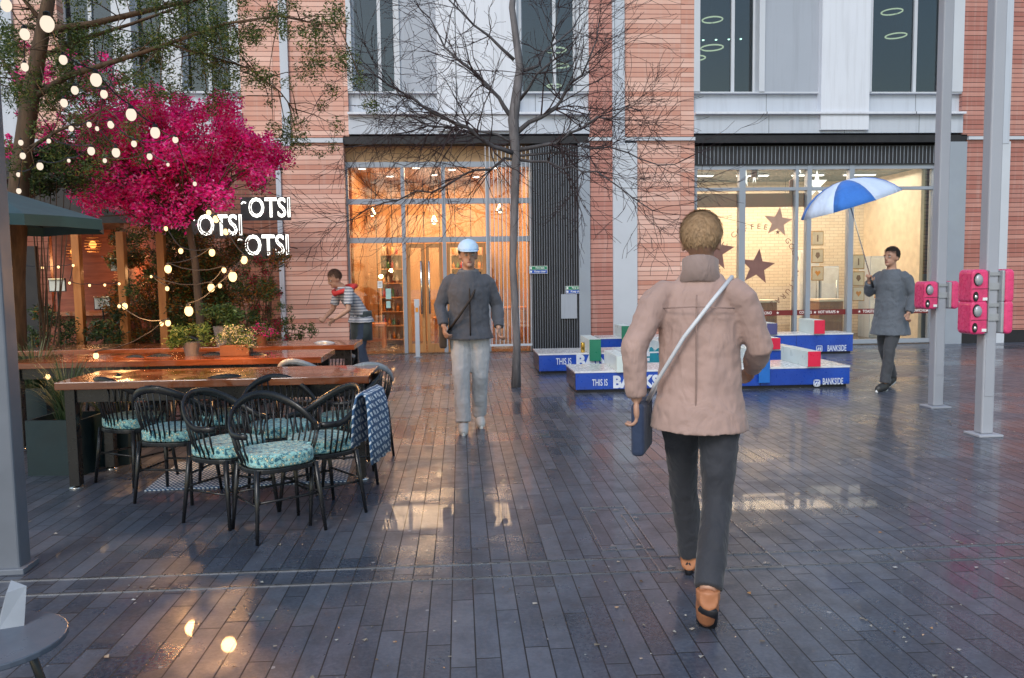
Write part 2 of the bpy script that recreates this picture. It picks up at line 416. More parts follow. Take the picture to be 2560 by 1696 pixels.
# ground floor piers
for a, b, z0, z1 in ((712, 868, 0, 3.92), (-700, -80, 0, 3.92), (400, 700, 0, 3.92), (1475, 1532, .28, 3.94), (1592, 1735, 0, 3.94)):
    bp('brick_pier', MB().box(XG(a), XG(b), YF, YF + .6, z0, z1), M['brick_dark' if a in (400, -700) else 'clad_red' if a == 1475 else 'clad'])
for a, b in ((2405, 2480), (2512, 3300)):
    bp('red_brick_pier', MB().box(XG(a), XG(b), YF, YF + .6, 0.25, 3.94), M['clad_red'])
bp('plinth', MB().box(XG(2405), XG(3300), YF - .01, YF + .5, 0, 0.25), M['dark'])
bp('plinth', MB().box(XG(1475), XG(1532), YF - .01, YF + .5, 0, 0.28), M['dark'])
for a, b, m in ((1447, 1475, 'steel'), (1532, 1592, 'pale_steel'), (2480, 2512, 'pale_steel'), (2350, 2405, 'steel'), (700, 712, 'panel')):
    bp('steel_column', MB().box(XG(a), XG(b), YF - .05, YF + .4, 0, 3.9), M[m])
# left shaded ground floor : warm bar front
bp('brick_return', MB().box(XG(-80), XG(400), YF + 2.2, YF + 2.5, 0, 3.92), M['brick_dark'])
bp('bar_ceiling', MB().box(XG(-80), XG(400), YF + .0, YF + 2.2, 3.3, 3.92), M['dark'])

# ---------------- entrance
M['oak'] = wood('oak joinery', (0.34, 0.15, 0.05), (0.52, 0.26, 0.10), 0.4, 1.0, 2)
M['oak_wall'] = wood('oak wall lining', (0.40, 0.19, 0.07), (0.60, 0.32, 0.13), 0.5, 0.8, 2, plank=0.35)
M['lightwood'] = wood('pale wood', (0.50, 0.32, 0.16), (0.66, 0.44, 0.24), 0.45, 1.0, 2)
M['ceil_warm'] = simple('warm ceiling', (0.55, 0.36, 0.2), 0.7, world=True)
M['floor_in'] = simple('indoor floor', (0.10, 0.075, 0.055), 0.25, world=True)
ent = empty('entrance_hall', (XG(1090) - bld.location.x, 0, 0)); ent.parent = bld
X0, X1 = XG(868), XG(1335); YB = YF + 3.0
bp('hall_back_wall', MB().box(X0, X1, YB, YB + .1, 0.0, 3.6), M['oak_wall'], ent)
bp('hall_side_wall', MB().box(X0 - .02, X0 + .05, YF + .62, YB, 0.0, 3.6), M['oak'], ent)
bp('hall_side_wall', MB().box(X1 - .05, X1 + .02, YF + .62, YB, 0.0, 3.6), M['oak'], ent)
bp('hall_ceiling', MB().box(X0, X1, YF + .3, YB, 3.6, 3.9), M['ceil_warm'], ent)
bp('hall_floor', MB().box(X0, X1, YF + .1, YB, 0.0, 0.012), M['floor_in'], ent)
f = MB()
for px in (868, 1010, 1112, 1222, 1332):
    x = XG(px); f.box(x - .035, x + .035, YF + .18, YF + .30, 0.012, 3.6)
f.box(X0 + .035, X1 - .035, YF + .20, YF + .28, 2.82, 2.92); f.box(X0 + .035, X1 - .035, YF + .20, YF + .28, 3.5, 3.6)
f.box(X0 + .035, X1 - .035, YF + .19, YF + .29, 2.1, 2.2)
gf = bp('glazed_screen', f, M['steel'], ent)
bp('pane', MB().box(X0, X1, YF + .235, YF + .245, 2.2, 3.5), M['glass_clear'], gf)
for (a, b) in ((872, 1006), (1226, 1328)):
    bp('pane', MB().box(XG(a) + .03, XG(b) - .03, YF + .235, YF + .245, 0.05, 2.1), M['glass_clear'], gf)
M['handle'] = simple('brushed handle', (0.75, 0.74, 0.70), 0.2, 1.0)
for (a, b, hx) in ((1016, 1060, 1052), (1064, 1106, 1072), (1118, 1166, 1158), (1170, 1216, 1178)):
    A, Bx = XG(a), XG(b); f = MB(); q = .06
    f.box(A, Bx, YF + .21, YF + .26, .02, .02 + .16); f.box(A, Bx, YF + .21, YF + .26, 2.0, 2.08)
    f.box(A, A + q, YF + .21, YF + .26, .18, 2.0); f.box(Bx - q, Bx, YF + .21, YF + .26, .18, 2.0)
    d = bp('door', f, M['oak'], ent)
    bp('pane', MB().box(A + q, Bx - q, YF + .232, YF + .238, .18, 2.0), M['glass_clear'], d)
    xh = XG(hx); h = MB(); h.tube([(xh, YF + .15, .75), (xh, YF + .15, 1.75)], .018, 10)
    h.tube([(xh, YF + .15, .85), (xh, YF + .21, .85)], .01, 6); h.tube([(xh, YF + .15, 1.65), (xh, YF + .21, 1.65)], .01, 6)
    bp('door_handle', h, M['handle'], d, smooth=True)
# notices on the doors
M['white_card'] = simple('white card', (0.8, 0.82, 0.82), 0.6)
M['blue_ink'] = simple('blue ink', (0.02, 0.09, 0.42), 0.5)
M['green_ink'] = simple('green ink', (0.02, 0.22, 0.11), 0.5)
M['teal_card'] = simple('teal card', (0.35, 0.55, 0.52), 0.6)
def sheet(name, px, py, w, h, m, Y, lab, cat, depth=0.006):
    c = hitY(px, py, Y)
    e = empty(name, (c.x, Y, c.z), 0, lab, cat)
    B('backing', M[m], e, -w/2, w/2, 0, depth, -h/2, h/2)
    return e
def disc(name, m, parent, x, z, r, y=-0.002, n=20, t=0.002, sx=1.0):
    return MB().prism([(x + r*sx*math.cos(2*PI*k/n), z + r*math.sin(2*PI*k/n)) for k in range(n)], y, y + t).build(name, m, parent)
e = sheet('mandatory_sign', 1201, 768, .13, .17, 'white_card', YF + .16, 'small white notice with blue round exclamation symbol on the entrance glass', 'sign')
disc('blue_disc', M['blue_ink'], e, 0, .03, .045); text_mesh('symbol', '!', .075, M['white_card'], e, (0, -.004, .03), ext=.001, off=.002)
B('blue_band', M['blue_ink'], e, -.05, .05, -.002, 0, -.07, -.035)
sheet('door_notice', 1184, 770, .10, .08, 'teal_card', YF + .17, 'pale teal notice left of the blue exclamation sign', 'notice')
e = sheet('door_notice', 1042, 757, .10, .13, 'white_card', YF + .17, 'white printed notice at chest height on a wooden door', 'notice')
for k in range(5): B('print_line', M['black'], e, -.035, .035, -.0015, 0, .04 - k*.022, .046 - k*.022)
e = sheet('door_notice', 950, 712, .09, .13, 'white_card', YF + .17, 'white notice on the leftmost entrance glass', 'notice')
for k in range(4): B('print_line', M['black'], e, -.03, .03, -.0015, 0, .04 - k*.026, .046 - k*.026)
sheet('door_plate', 971, 735, .10, .20, 'teal_card', YF + .16, 'larger pale plate beside the left hall glass', 'sign')
sheet('door_plate', 971, 762, .08, .13, 'teal_card', YF + .16, 'smaller pale plate under the larger one', 'sign')
# hall furniture
M['orange_wood'] = wood('orange wood', (0.50, 0.15, 0.03), (0.62, 0.24, 0.06), 0.4, 1.0, 0)
def hall_bench(px, Y, w, h, lab):
    c = atXY(px, Y, 0); e = empty('hall_bench', (c.x, Y, 0.012), 0, lab, 'bench', 'orange benches in the entrance hall')
    B('seat', M['orange_wood'], e, -w/2, w/2, -.2, .2, h - .06, h, bevel=.006)
    for sx in (-1, 1):
        for sy in (-1, 1): B('leg', M['orange_wood'], e, sx*(w/2 - .05) - .03, sx*(w/2 - .05) + .03, sy*.16 - .03, sy*.16 + .03, 0, h - .06)
    B('rail', M['orange_wood'], e, -w/2 + .08, w/2 - .08, -.015, .015, .12, .18)
hall_bench(1140, YF + 1.3, .9, .62, 'orange wooden bench behind the entrance doors')
hall_bench(1275, YF + 1.4, .8, .8, 'taller orange bench behind the rod screen')
hall_bench(925, YF + 1.6, .7, .5, 'low orange bench behind the left hall glass')
prod = [simple('product ' + n, c, 0.4) for n, c in (('red', (.6, .05, .03)), ('amber', (.8, .3, .04)), ('green', (.08, .25, .07)), ('cream', (.7, .6, .4)), ('brown', (.15, .06, .03)))]
def shelf_unit(px, Y, w, lab, seed):
    c = atXY(px, Y, 0); rr = random.Random(seed)
    e = empty('display_shelf', (c.x, Y, 0.012), 0, lab, 'shelf')
    f = MB(); f.box(-w/2, -w/2 + .03, -.15, .15, 0, 2.1); f.box(w/2 - .03, w/2, -.15, .15, 0, 2.1)
    f.box(-w/2 + .03, w/2 - .03, .13, .15, 0, 2.1)
    f.build('side_panel', M['lightwood'], e)
    for k in range(7):
        z = .1 + k * .3; B('shelf', M['oak'], e, -w/2 + .03, w/2 - .03, -.15, .13, z, z + .025)
        x = -w/2 + .07
        while x < w/2 - .07:
            r_ = rr.uniform(.025, .04); hgt = rr.uniform(.12, .22)
            MB().lathe((x, -.02, z + .025), [(r_, 0), (r_, hgt*.65), (r_*.4, hgt*.8), (r_*.4, hgt)], 8).build('bottle', rr.choice(prod), e, smooth=True)
            x += .095
shelf_unit(985, YF + 2.2, .5, 'tall shelf of red and amber bottles inside the entrance', 1)
shelf_unit(1180, YF + 2.7, .9, 'wide shelf of bottles against the hall back wall', 2)
M['lamp_warm'] = emit('warm lamp', (1.0, 0.72, 0.40), 14)
M['lamp_white'] = emit('white lamp', (1.0, 0.93, 0.82), 4)
def downlight(px, py, lab, w=.16):
    z = 3.6; p = hitZ(px, py, z)
    e = empty('ceiling_light', (p.x, p.y, z), 0, lab, 'ceiling light', 'ceiling lights in the entrance hall')
    MB().lathe((0, 0, -.02), [(w*.62, 0), (w*.62, .02)], 16).build('rim', M['pale_steel'], e)
    MB().lathe((0, 0, -.026), [(w*.5, 0), (w*.5, .006)], 16).build('lens', M['lamp_white'], e)
Ydl = [(905, 16.0), (975, 17.2), (1040, 15.9), (1085, 17.0), (1130, 16.2), (1190, 17.4), (1235, 16.0), (1290, 17.0)]
dnames = ['first from the left', 'second from the left', 'third from the left', 'fourth from the left', 'fifth from the left', 'sixth from the left', 'seventh from the left', 'rightmost']
for (px, Y), nm in zip(Ydl, dnames):
    x = atXY(px, Y, 3.6).x
    e = empty('ceiling_light', (x, Y, 3.6), 0, 'round hall downlight, %s of the eight' % nm, 'ceiling light', 'ceiling lights in the entrance hall')
    MB().lathe((0, 0, -.02), [(.085, 0), (.085, .02)], 16).build('rim', M['pale_steel'], e)
    MB().lathe((0, 0, -.026), [(.07, 0), (.07, .006)], 16).build('lens', M['lamp_white'], e)
def area(name, loc, sx, sy, power, col, rot=(0, 0, 0)):
    d = bpy.data.lights.new(name, 'AREA'); d.shape = 'RECTANGLE'; d.size = sx; d.size_y = sy; d.energy = power; d.color = col
    o = bpy.data.objects.new(name, d); COL.objects.link(o); o.location = loc; o.rotation_euler = rot; return o
area('hall_lamp', ((X0 + X1)/2, YF + 1.4, 3.54), 2.6, 1.6, 190, (1.0, .66, .38))
# pendant paper lights in the hall
def pendant(px, Y, z, lab, r=.09):
    x = atXY(px, Y, z).x; e = empty('pendant_lamp', (x, Y, z), 0, lab, 'pendant lamp', 'pendant lamps in the entrance hall')
    MB().lathe((0, 0, 0), [(r*1.1, -.08), (r, -.05), (r*.35, .06), (.015, .08)], 16).build('lamp_shade', M['handle'], e, smooth=True)
    MB().ell((0, 0, -.06), (r*.5, r*.5, r*.4), 10, 6).build('bulb', M['lamp_warm'], e, smooth=True)
    MB().tube([(0, 0, .08), (0, 0, 3.58 - z)], .006, 6).build('cord', M['dark'], e)
pendant(930, YF + 1.0, 2.75, 'pendant lamp hanging nearest the left pier'); pendant(1085, YF + 1.2, 2.6, 'pendant lamp over the middle doors')
pendant(1250, YF + 1.0, 2.8, 'pendant lamp behind the rod screen')
# rod screen and louvre
f = MB(); a, b = XG(1218), XG(1328); n = 12
for k in range(n):
    x = a + (b - a) * k / (n - 1); f.box(x - .006, x + .006, YF + .04, YF + .055, .12, 3.86)
f.box(a - .01, b + .01, YF + .03, YF + .065, .12, .16)
tag(bp('rod_screen', f, M['pale_steel']), None)
a, b = XG(1330), XG(1447); f = MB(); g_ = MB(); n = 19
for k in range(n):
    x = a + (b - a) * (k + .5) / n; f.box(x - .012, x + .012, YF + .02, YF + .09, .06, 3.86)
    g_.box(x - .018, x - .0125, YF + .012, YF + .04, .06, 3.86)
bp('louvre_fin', f, M['dark']); bp('louvre_edge', g_, M['steel'])
bp('louvre_back', MB().box(a, b, YF + .1, YF + .2, 0, 3.9), M['dark'])
bp('access_panel', MB().box(XG(1402), XG(1442), YF - .012, YF + .012, hitY(1420, 797, YF).z, hitY(1420, 736, YF).z), M['panel_grey'], bevel=.004)
def exit_sign(px, py, lab):
    c = hitY(px, py, YF - .02); e = empty('fire_exit_sign', (c.x, YF - .02, c.z), 0, lab, 'sign', 'fire exit signs on the louvre')
    B('green_half', M['green_ink'], e, -.165, .165, 0, .01, .003, .065); B('blue_half', M['blue_ink'], e, -.165, .165, 0, .01, -.065, -.003)
    B('border', M['white_card'], e, -.172, .172, .004, .014, -.072, .072)
    text_mesh('lettering', 'Fire exit', .05, M['white_card'], e, (.03, -.002, .036), ext=.001, off=.0008)
    text_mesh('lettering', 'Keep clear', .05, M['white_card'], e, (.03, -.002, -.032), ext=.001, off=.0008)
    disc('symbol', M['white_card'], e, -.14, -.034, .02); B('symbol', M['white_card'], e, -.155, -.125, -.002, 0, .012, .056)
exit_sign(1346, 675, 'green and blue fire exit sign on the left edge of the louvre')
exit_sign(1437, 725, 'green and blue fire exit sign above the access panel')
# push-button post
c = hitZ(1155, 897); s_ = .095
e = empty('door_button_post', (c.x, c.y, 0), 0, 'slim pale door button post with orange square before the entrance', 'bollard')
B('post', M['pale_steel'], e, -s_/2, s_/2, -.04, .04, 0, .88, bevel=.005); B('button', prod[1], e, -.03, .03, -.046, -.04, .66, .74)
B('base_plate', M['steel'], e, -.08, .08, -.07, .07, 0, .012)
c = hitZ(1045, 893)
e2 = empty('door_button_post', (c.x, c.y, 0), 0, 'second pale door button post left of the middle doors', 'bollard')
B('post', M['pale_steel'], e2, -.04, .04, -.04, .04, 0, 1.05, bevel=.005); B('button', prod[1], e2, -.025, .025, -.046, -.04, .82, .9)
B('base_plate', M['steel'], e2, -.08, .08, -.07, .07, 0, .012)

# ---------------- coffee shop
shop = empty('coffee_shop', (XG(2040) - bld.location.x, 0, 0)); shop.parent = bld
X0, X1 = XG(1735), XG(2350); YB = YF + 2.9
def tiles():
    t = NT('cream wall tiles'); p = t.sep(t.geo()); b_ = t.n('ShaderNodeTexBrick'); t.l(t.comb(p[0], p[2]), b_.inputs['Vector'])
    b_.inputs['Color1'].default_value = (.78, .68, .55, 1); b_.inputs['Color2'].default_value = (.72, .60, .47, 1); b_.inputs['Mortar'].default_value = (.42, .34, .27, 1)
    b_.inputs['Scale'].default_value = 1; b_.inputs['Mortar Size'].default_value = .004; b_.inputs['Brick Width'].default_value = .2; b_.inputs['Row Height'].default_value = .07
    t.bsdf(b_.outputs[0], .3); return t.m
M['tile'] = tiles()
M['cream'] = simple('cream plaster', (.80, .66, .50), 0.6, world=True)
M['maroon'] = simple('maroon', (.17, .018, .018), 0.4, world=True)
M['brown_wood'] = wood('counter wood', (0.20, 0.075, 0.025), (0.32, 0.13, 0.045), 0.45, 1.0, 2)
bp('shop_back_wall', MB().box(X0, X1, YB, YB + .1, 0.0, 3.5), M['tile'], shop)
bp('shop_side_wall', MB().box(X0 - .02, X0 + .05, YF + .62, YB, 0.0, 3.5), M['cream'], shop)
bp('shop_side_wall', MB().box(X1 - .05, X1 + .02, YF + .62, YB, 0.0, 3.5), M['cream'], shop)
bp('shop_ceiling', MB().box(X0, X1, YF + .3, YB, 3.5, 3.9), M['dark'], shop)
bp('shop_floor', MB().box(X0, X1, YF + .1, YB, 0.0, 0.012), M['floor_in'], shop)
f = MB()
for px, w in ((1742, .05), (1862, .06), (1999, .03), (2030, .045), (2136, .05), (2345, .04)):
    x = XG(px); f.box(x - w, x + w, YF + .16, YF + .30, 0.02, 3.5)
f.box(X0, X1, YF + .17, YF + .29, 3.42, 3.5); f.box(X0, X1, YF + .172, YF + .288, 3.02, 3.08); f.box(X0, X1, YF + .168, YF + .292, .02, .10)
gf = bp('shop_front_frame', f, M['steel'], shop)
bp('pane', MB().box(X0, X1, YF + .235, YF + .245, .1, 3.42), M['glass_shop'], gf)
bp('louvre_head', MB().box(X0, X1, YF + .14, YF + .3, 3.5, 3.86), M['dark'], shop)
f = MB()
x = X0 + .04
while x < X1 - .03: f.box(x, x + .008, YF + .125, YF + .14, 3.52, 3.85); x += .075
bp('louvre_edge', f, M['steel'], shop)
bp('sign_board', MB().box(XG(1755), XG(2030), YF + .32, YF + .42, 2.72, 2.98), M['maroon'], shop)
# red projecting panels in the window
for px, py, lab in ((1893, 418, 'maroon pennant panel high in the shop window'), (1988, 470, 'maroon pennant panel lower right in the shop window'), (2035, 400, 'maroon pennant panel beside the window mullion')):
    c = hitY(px, py, YF + .34); e = empty('pennant_panel', (c.x, YF + .34, c.z), 0, lab, 'sign')
    MB().prism([(-.12, -.20), (.0, -.20), (.0, .22), (-.12, .14)], -.01, .01).build('board', M['maroon'], e)
    B('edge_strip', M['pale_steel'], e, 0, .02, -.02, .02, -.24, .24)
# glass band lettering
zb = hitY(2050, 781, YF + .22).z
bp('band', MB().box(XG(1862), XG(2340), YF + .226, YF + .229, zb - .052, zb + .052), M['maroon'], gf)
M['band_white'] = simple('white lettering', (.85, .82, .8), 0.5)
def star_poly(r, r2=None, a0=PI/2, n=5, cx=0, cz=0):
    r2 = r2 or r * .4; return [(cx + (r if k % 2 == 0 else r2) * math.cos(a0 + PI*k/n), cz + (r if k % 2 == 0 else r2) * math.sin(a0 + PI*k/n)) for k in range(2*n)]
words = [('CAPPUCCINO', 1918, 80), ('COOKIES', 2028, 36), ('HOT WRAPS', 2082, 50), ('TOASTIES', 2191, 40), ('BAGUETTES', 2246, 50), ('SANDWICHES', 2312, 56)]
for wd, px, wpx in words:
    c = XG(px); o = text_mesh('lettering', wd, .078, M['band_white'], None, (0, 0, 0), ext=.001, off=.001)
    wl = max(o.dimensions.x, .01); tw = wpx / 132.0 * (0.92 if wd != 'CAPPUCCINO' else .62)
    o.parent = gf; o.scale = (tw / wl, 1, 1); gl = bld.location + shop.location
    o.location = Vector((c, YF + .223, zb)) - gl
for px in (1884, 1957, 2001, 2052, 2110, 2165, 2217, 2278, 2338):
    bp('star_mark', MB().prism(star_poly(.03, cx=XG(px), cz=zb), YF + .222, YF + .225), M['band_white'], gf)
# window vinyl: big stars and a ring of words
M['vinyl'] = simple('brown vinyl', (.20, .10, .085), 0.5)
M['vinyl_pale'] = simple('pale vinyl', (.20, .12, .09), 0.5)
M['vinyl_faint'] = simple('faint vinyl', (.42, .27, .20), 0.5)
cr = hitY(1893, 668, YF + .226); RR = .78
for px, py, r in ((1893, 668, .36), (1787, 628, .40), (1945, 556, .30)):
    c = hitY(px, py, YF + .226); bp('window_star', MB().prism(star_poly(r, r*.42, PI/2 - .12, cx=c.x, cz=c.z), YF + .222, YF + .226), M['vinyl'] if px < 1900 else M['vinyl_faint'], gf)
phrase = 'ORGANIC COFFEE * GOOD NATURAL FOOD * '
gl = bld.location + shop.location
for k, ch in enumerate(phrase):
    ang = R(205) - k * 2 * PI / len(phrase)
    x, z = cr.x + RR * math.cos(ang), cr.z + RR * math.sin(ang)
    if ch == '*': bp('ring_star', MB().prism(star_poly(.05, cx=x, cz=z), YF + .222, YF + .226), M['vinyl_pale'], gf)
    elif ch != ' ':
        o = text_mesh('ring_letter', ch, .15, M['vinyl_pale'], gf, Vector((x, YF + .223, z)) - gl, rot=(0, 0, 0), ext=.001)
        o.rotation_euler = (Matrix.Rotation(-(ang - PI/2), 3, 'Y') @ Matrix.Rotation(PI/2, 3, 'X')).to_euler()
# shop fittings
def cabinet(px0, px1, Y, z0, z1, m, lab, name='cabinet', handle=True, dark=False, grp=None):
    a = atXY(px0, Y, 1).x; b = atXY(px1, Y, 1).x; w = b - a
    e = empty(name, ((a + b)/2, Y, max(z0, .012)), 0, lab, name.replace('_', ' ')); 
    if grp: e['group'] = grp
    h = z1 - z0; B('body', M[m], e, -w/2, w/2, .02, .5, 0, h, bevel=.006)
    B('door', M['white_card'] if not dark else M['steel'], e, -w/2 + .02, w/2 - .02, 0, .018, .05, h - .03, bevel=.004)
    if handle: MB().tube([(w/2 - .08, -.03, h*.45), (w/2 - .08, -.03, h*.8)], .009, 8).build('handle', M['handle'], e, smooth=True)
    B('kick_plate', M['dark'], e, -w/2 + .01, w/2 - .01, .03, .05, -.01, .05)
    return e
cabinet(2000, 2048, YF + 1.8, 0, 1.9, 'white_card', 'tall white fridge with bar handle behind the window band', 'fridge')
cabinet(2052, 2098, YF + 1.8, 0, 1.55, 'panel', 'white fridge door unit next to the tall fridge', 'fridge')
cabinet(2175, 2235, YF + 1.6, 0, 1.75, 'panel', 'pale till cabinet under the yellow warning notice', 'cabinet')
cabinet(2240, 2270, YF + 1.7, 0, 1.45, 'brown_wood', 'brown wooden bin cabinet beside the pale till cabinet', 'cabinet', False)
cabinet(2274, 2335, YF + 1.6, 0, 1.35, 'steel', 'grey steel cabinet at the right end of the shop', 'cabinet', True, True)
for (a, b, lab) in ((1745, 1850, 'brown wooden counter at the left end of the shop'), (1872, 1990, 'brown wooden counter under the word ring'), (2102, 2165, 'brown wooden counter between the white fridges and till')):
    A, Bx = XG(a), XG(b); e = empty('shop_counter', ((A + Bx)/2, YF + .9, .012), 0, lab, 'counter', 'wooden counters in the shop'); w = (Bx - A)
    B('front', M['brown_wood'], e, -w/2, w/2, 0, .5, 0, .82); B('worktop', M['cream'], e, -w/2 - .02, w/2 + .02, -.03, .53, .82, .87, bevel=.006)
M['frame_tan'] = wood('tan frame', (.45, .25, .10), (.55, .33, .15), .4)
k = 0
for px, col in ((2044, (596, 640, 684)), (2146, (655, 697, 735))):
    for py in col:
        nm = ('upper', 'middle', 'lower')[k % 3]; side = 'left' if k < 3 else 'right'; k += 1
        c = hitY(px, py, YF + 1.2 if side == 'left' else YF + .9); e = empty('framed_picture', c, 0, '%s of three small framed pictures in the %s stack on the shop window' % (nm, side), 'picture frame', 'framed pictures in the shop')
        B('frame', M['frame_tan'], e, -.13, .13, 0, .02, -.15, .15, bevel=.004); B('picture', M['cream'], e, -.11, .11, -.004, 0, -.13, .13)
        {0: lambda: MB().prism([(-.015, -.07), (.015, -.07), (.012, .07), (-.012, .07)], -.008, -.004), 1: lambda: MB().prism([(x*.5, z*.5) for x, z in ((0, -.12), (.1, 0), (.06, .14), (-.06, .14), (-.1, 0))], -.008, -.004),
         2: lambda: MB().prism([(0, -.06), (.06, .02), (.035, .06), (0, .035), (-.035, .06), (-.06, .02)], -.008, -.004)}[(k - 1) % 3]().build('motif', M['vinyl'] if (k - 1) % 3 < 2 else prod[1], e)
c = hitY(2191, 736, YF + 1.55); e = empty('warning_notice', c, 0, 'yellow triangular warning notice on the till cabinet', 'notice')
B('card', M['white_card'], e, -.07, .07, 0, .006, -.1, .1); MB().prism([(-.055, -.03), (.055, -.03), (0, .07)], -.004, 0).build('triangle', simple('yellow', (.85, .5, .02)), e)
B('yellow_band', prod[1], e, -.05, .05, -.004, 0, -.08, -.045)
# hanging star lanterns
M['star_lamp'] = emit('star lantern', (1.0, .96, .88), 1.6)
stars = [(1865, 447, .20, .30, 'small star lantern, farthest left in the shop window'), (1886, 436, .24, .25, 'star lantern by the upper maroon pennant'), (1997, 418, .18, .5, 'faint star lantern left of the tallest one'),
         (2019, 402, .28, .2, 'tallest star lantern near the top of the window'), (2042, 462, .30, .75, 'largest star lantern, right of the middle mullion'), (1963, 506, .16, .45, 'lowest small star lantern'), (1984, 490, .25, .2, 'narrow star lantern by the lower maroon pennant')]
for px, py, r, sx, lab in stars:
    c = hitY(px, py, YF + .8); e = empty('star_lantern', c, 0, lab, 'star lantern', 'white star lanterns in the shop window')
    poly = star_poly(r, r*.38); n = 10; vs = [(x*sx, 0, z) for x, z in poly] + [(0, -.05, 0), (0, .05, 0)]
    MB().add(vs, [(i, (i+1) % n, 10) for i in range(n)] + [((i+1) % n, i, 11) for i in range(n)]).build('star', M['star_lamp'], e)
    MB().tube([(0, 0, r*.9), (0, 0, 3.48 - c.z)], .004, 5).build('cord', M['dark'], e)
for i, px in enumerate((1800, 1950, 2100, 2240)):
    x = XG(px); e = empty('shop_light', (x, YF + 1.5, 3.5), 0, 'slim ceiling strip light in the shop, number %s from the left' % ('one', 'two', 'three', 'four')[i], 'ceiling light', 'strip lights in the coffee shop')
    B('housing', M['pale_steel'], e, -.35, .35, -.06, .06, -.03, 0); B('tube', M['lamp_white'], e, -.33, .33, -.045, .045, -.045, -.03)
area('shop_lamp', (XG(1960), YF + 1.5, 3.42), 2.8, 1.6, 150, (1.0, .72, .50))
area('shop_lamp_right', (XG(2250), YF + 1.5, 3.42), 1.4, 1.6, 22, (1.0, .88, .74))
# ring lamps upstairs
M['ring_lamp'] = emit('ring lamp', (1.0, .50, .22), 5.0)
for i, (px, py, r, lab) in enumerate([(1781, 50, .20, 'topmost ring lamp in the right bay window'), (1738, 146, .20, 'ring lamp lowest left in the right bay window'), (1780, 120, .22, 'ring lamp between the two others in the right bay'),
        (1390, 126, .20, 'largest ring lamp behind the bare tree'), (1402, 165, .16, 'ring lamp just below the largest behind the bare tree'), (1385, 215, .14, 'lowest ring lamp behind the bare tree'),
        (2230, 30, .2, 'upper ring lamp in the far right window'), (2240, 90, .2, 'lower ring lamp in the far right window')]):
    c = hitY(px, py, YF + 1.2); e = empty('ring_lamp', c, 0, lab, 'ring lamp', 'ring lamps in the upper windows')
    t_ = MB(); t_.tube([(r*math.cos(2*PI*k/24), r*math.sin(2*PI*k/24), 0) for k in range(25)], .014, 6); t_.build('ring', M['ring_lamp'], e)
    w = MB()
    for k in range(3): w.tube([(r*math.cos(2.1*k), r*math.sin(2.1*k), 0), (0, 0, .5)], .003, 4)
    w.build('wire', M['dark'], e)
for i, px in enumerate((1758, 1790, 1822, 1852)):
    c = hitY(px, 100 - i, YF + 1.9); e = empty('spot_lamp', c, 0, 'amber spot lamp, number %s of four in a row in the right bay window' % ('one', 'two', 'three', 'four')[i], 'spot lamp', 'amber spots in the right bay window')
    MB().lathe((0, 0, 0), [(.03, 0), (.03, .05), (.012, .09)], 8).build('housing', M['dark'], e)
    MB().ell((0, 0, -.005), (.026, .026, .02), 8, 6).build('bulb', M['lamp_warm'], e)
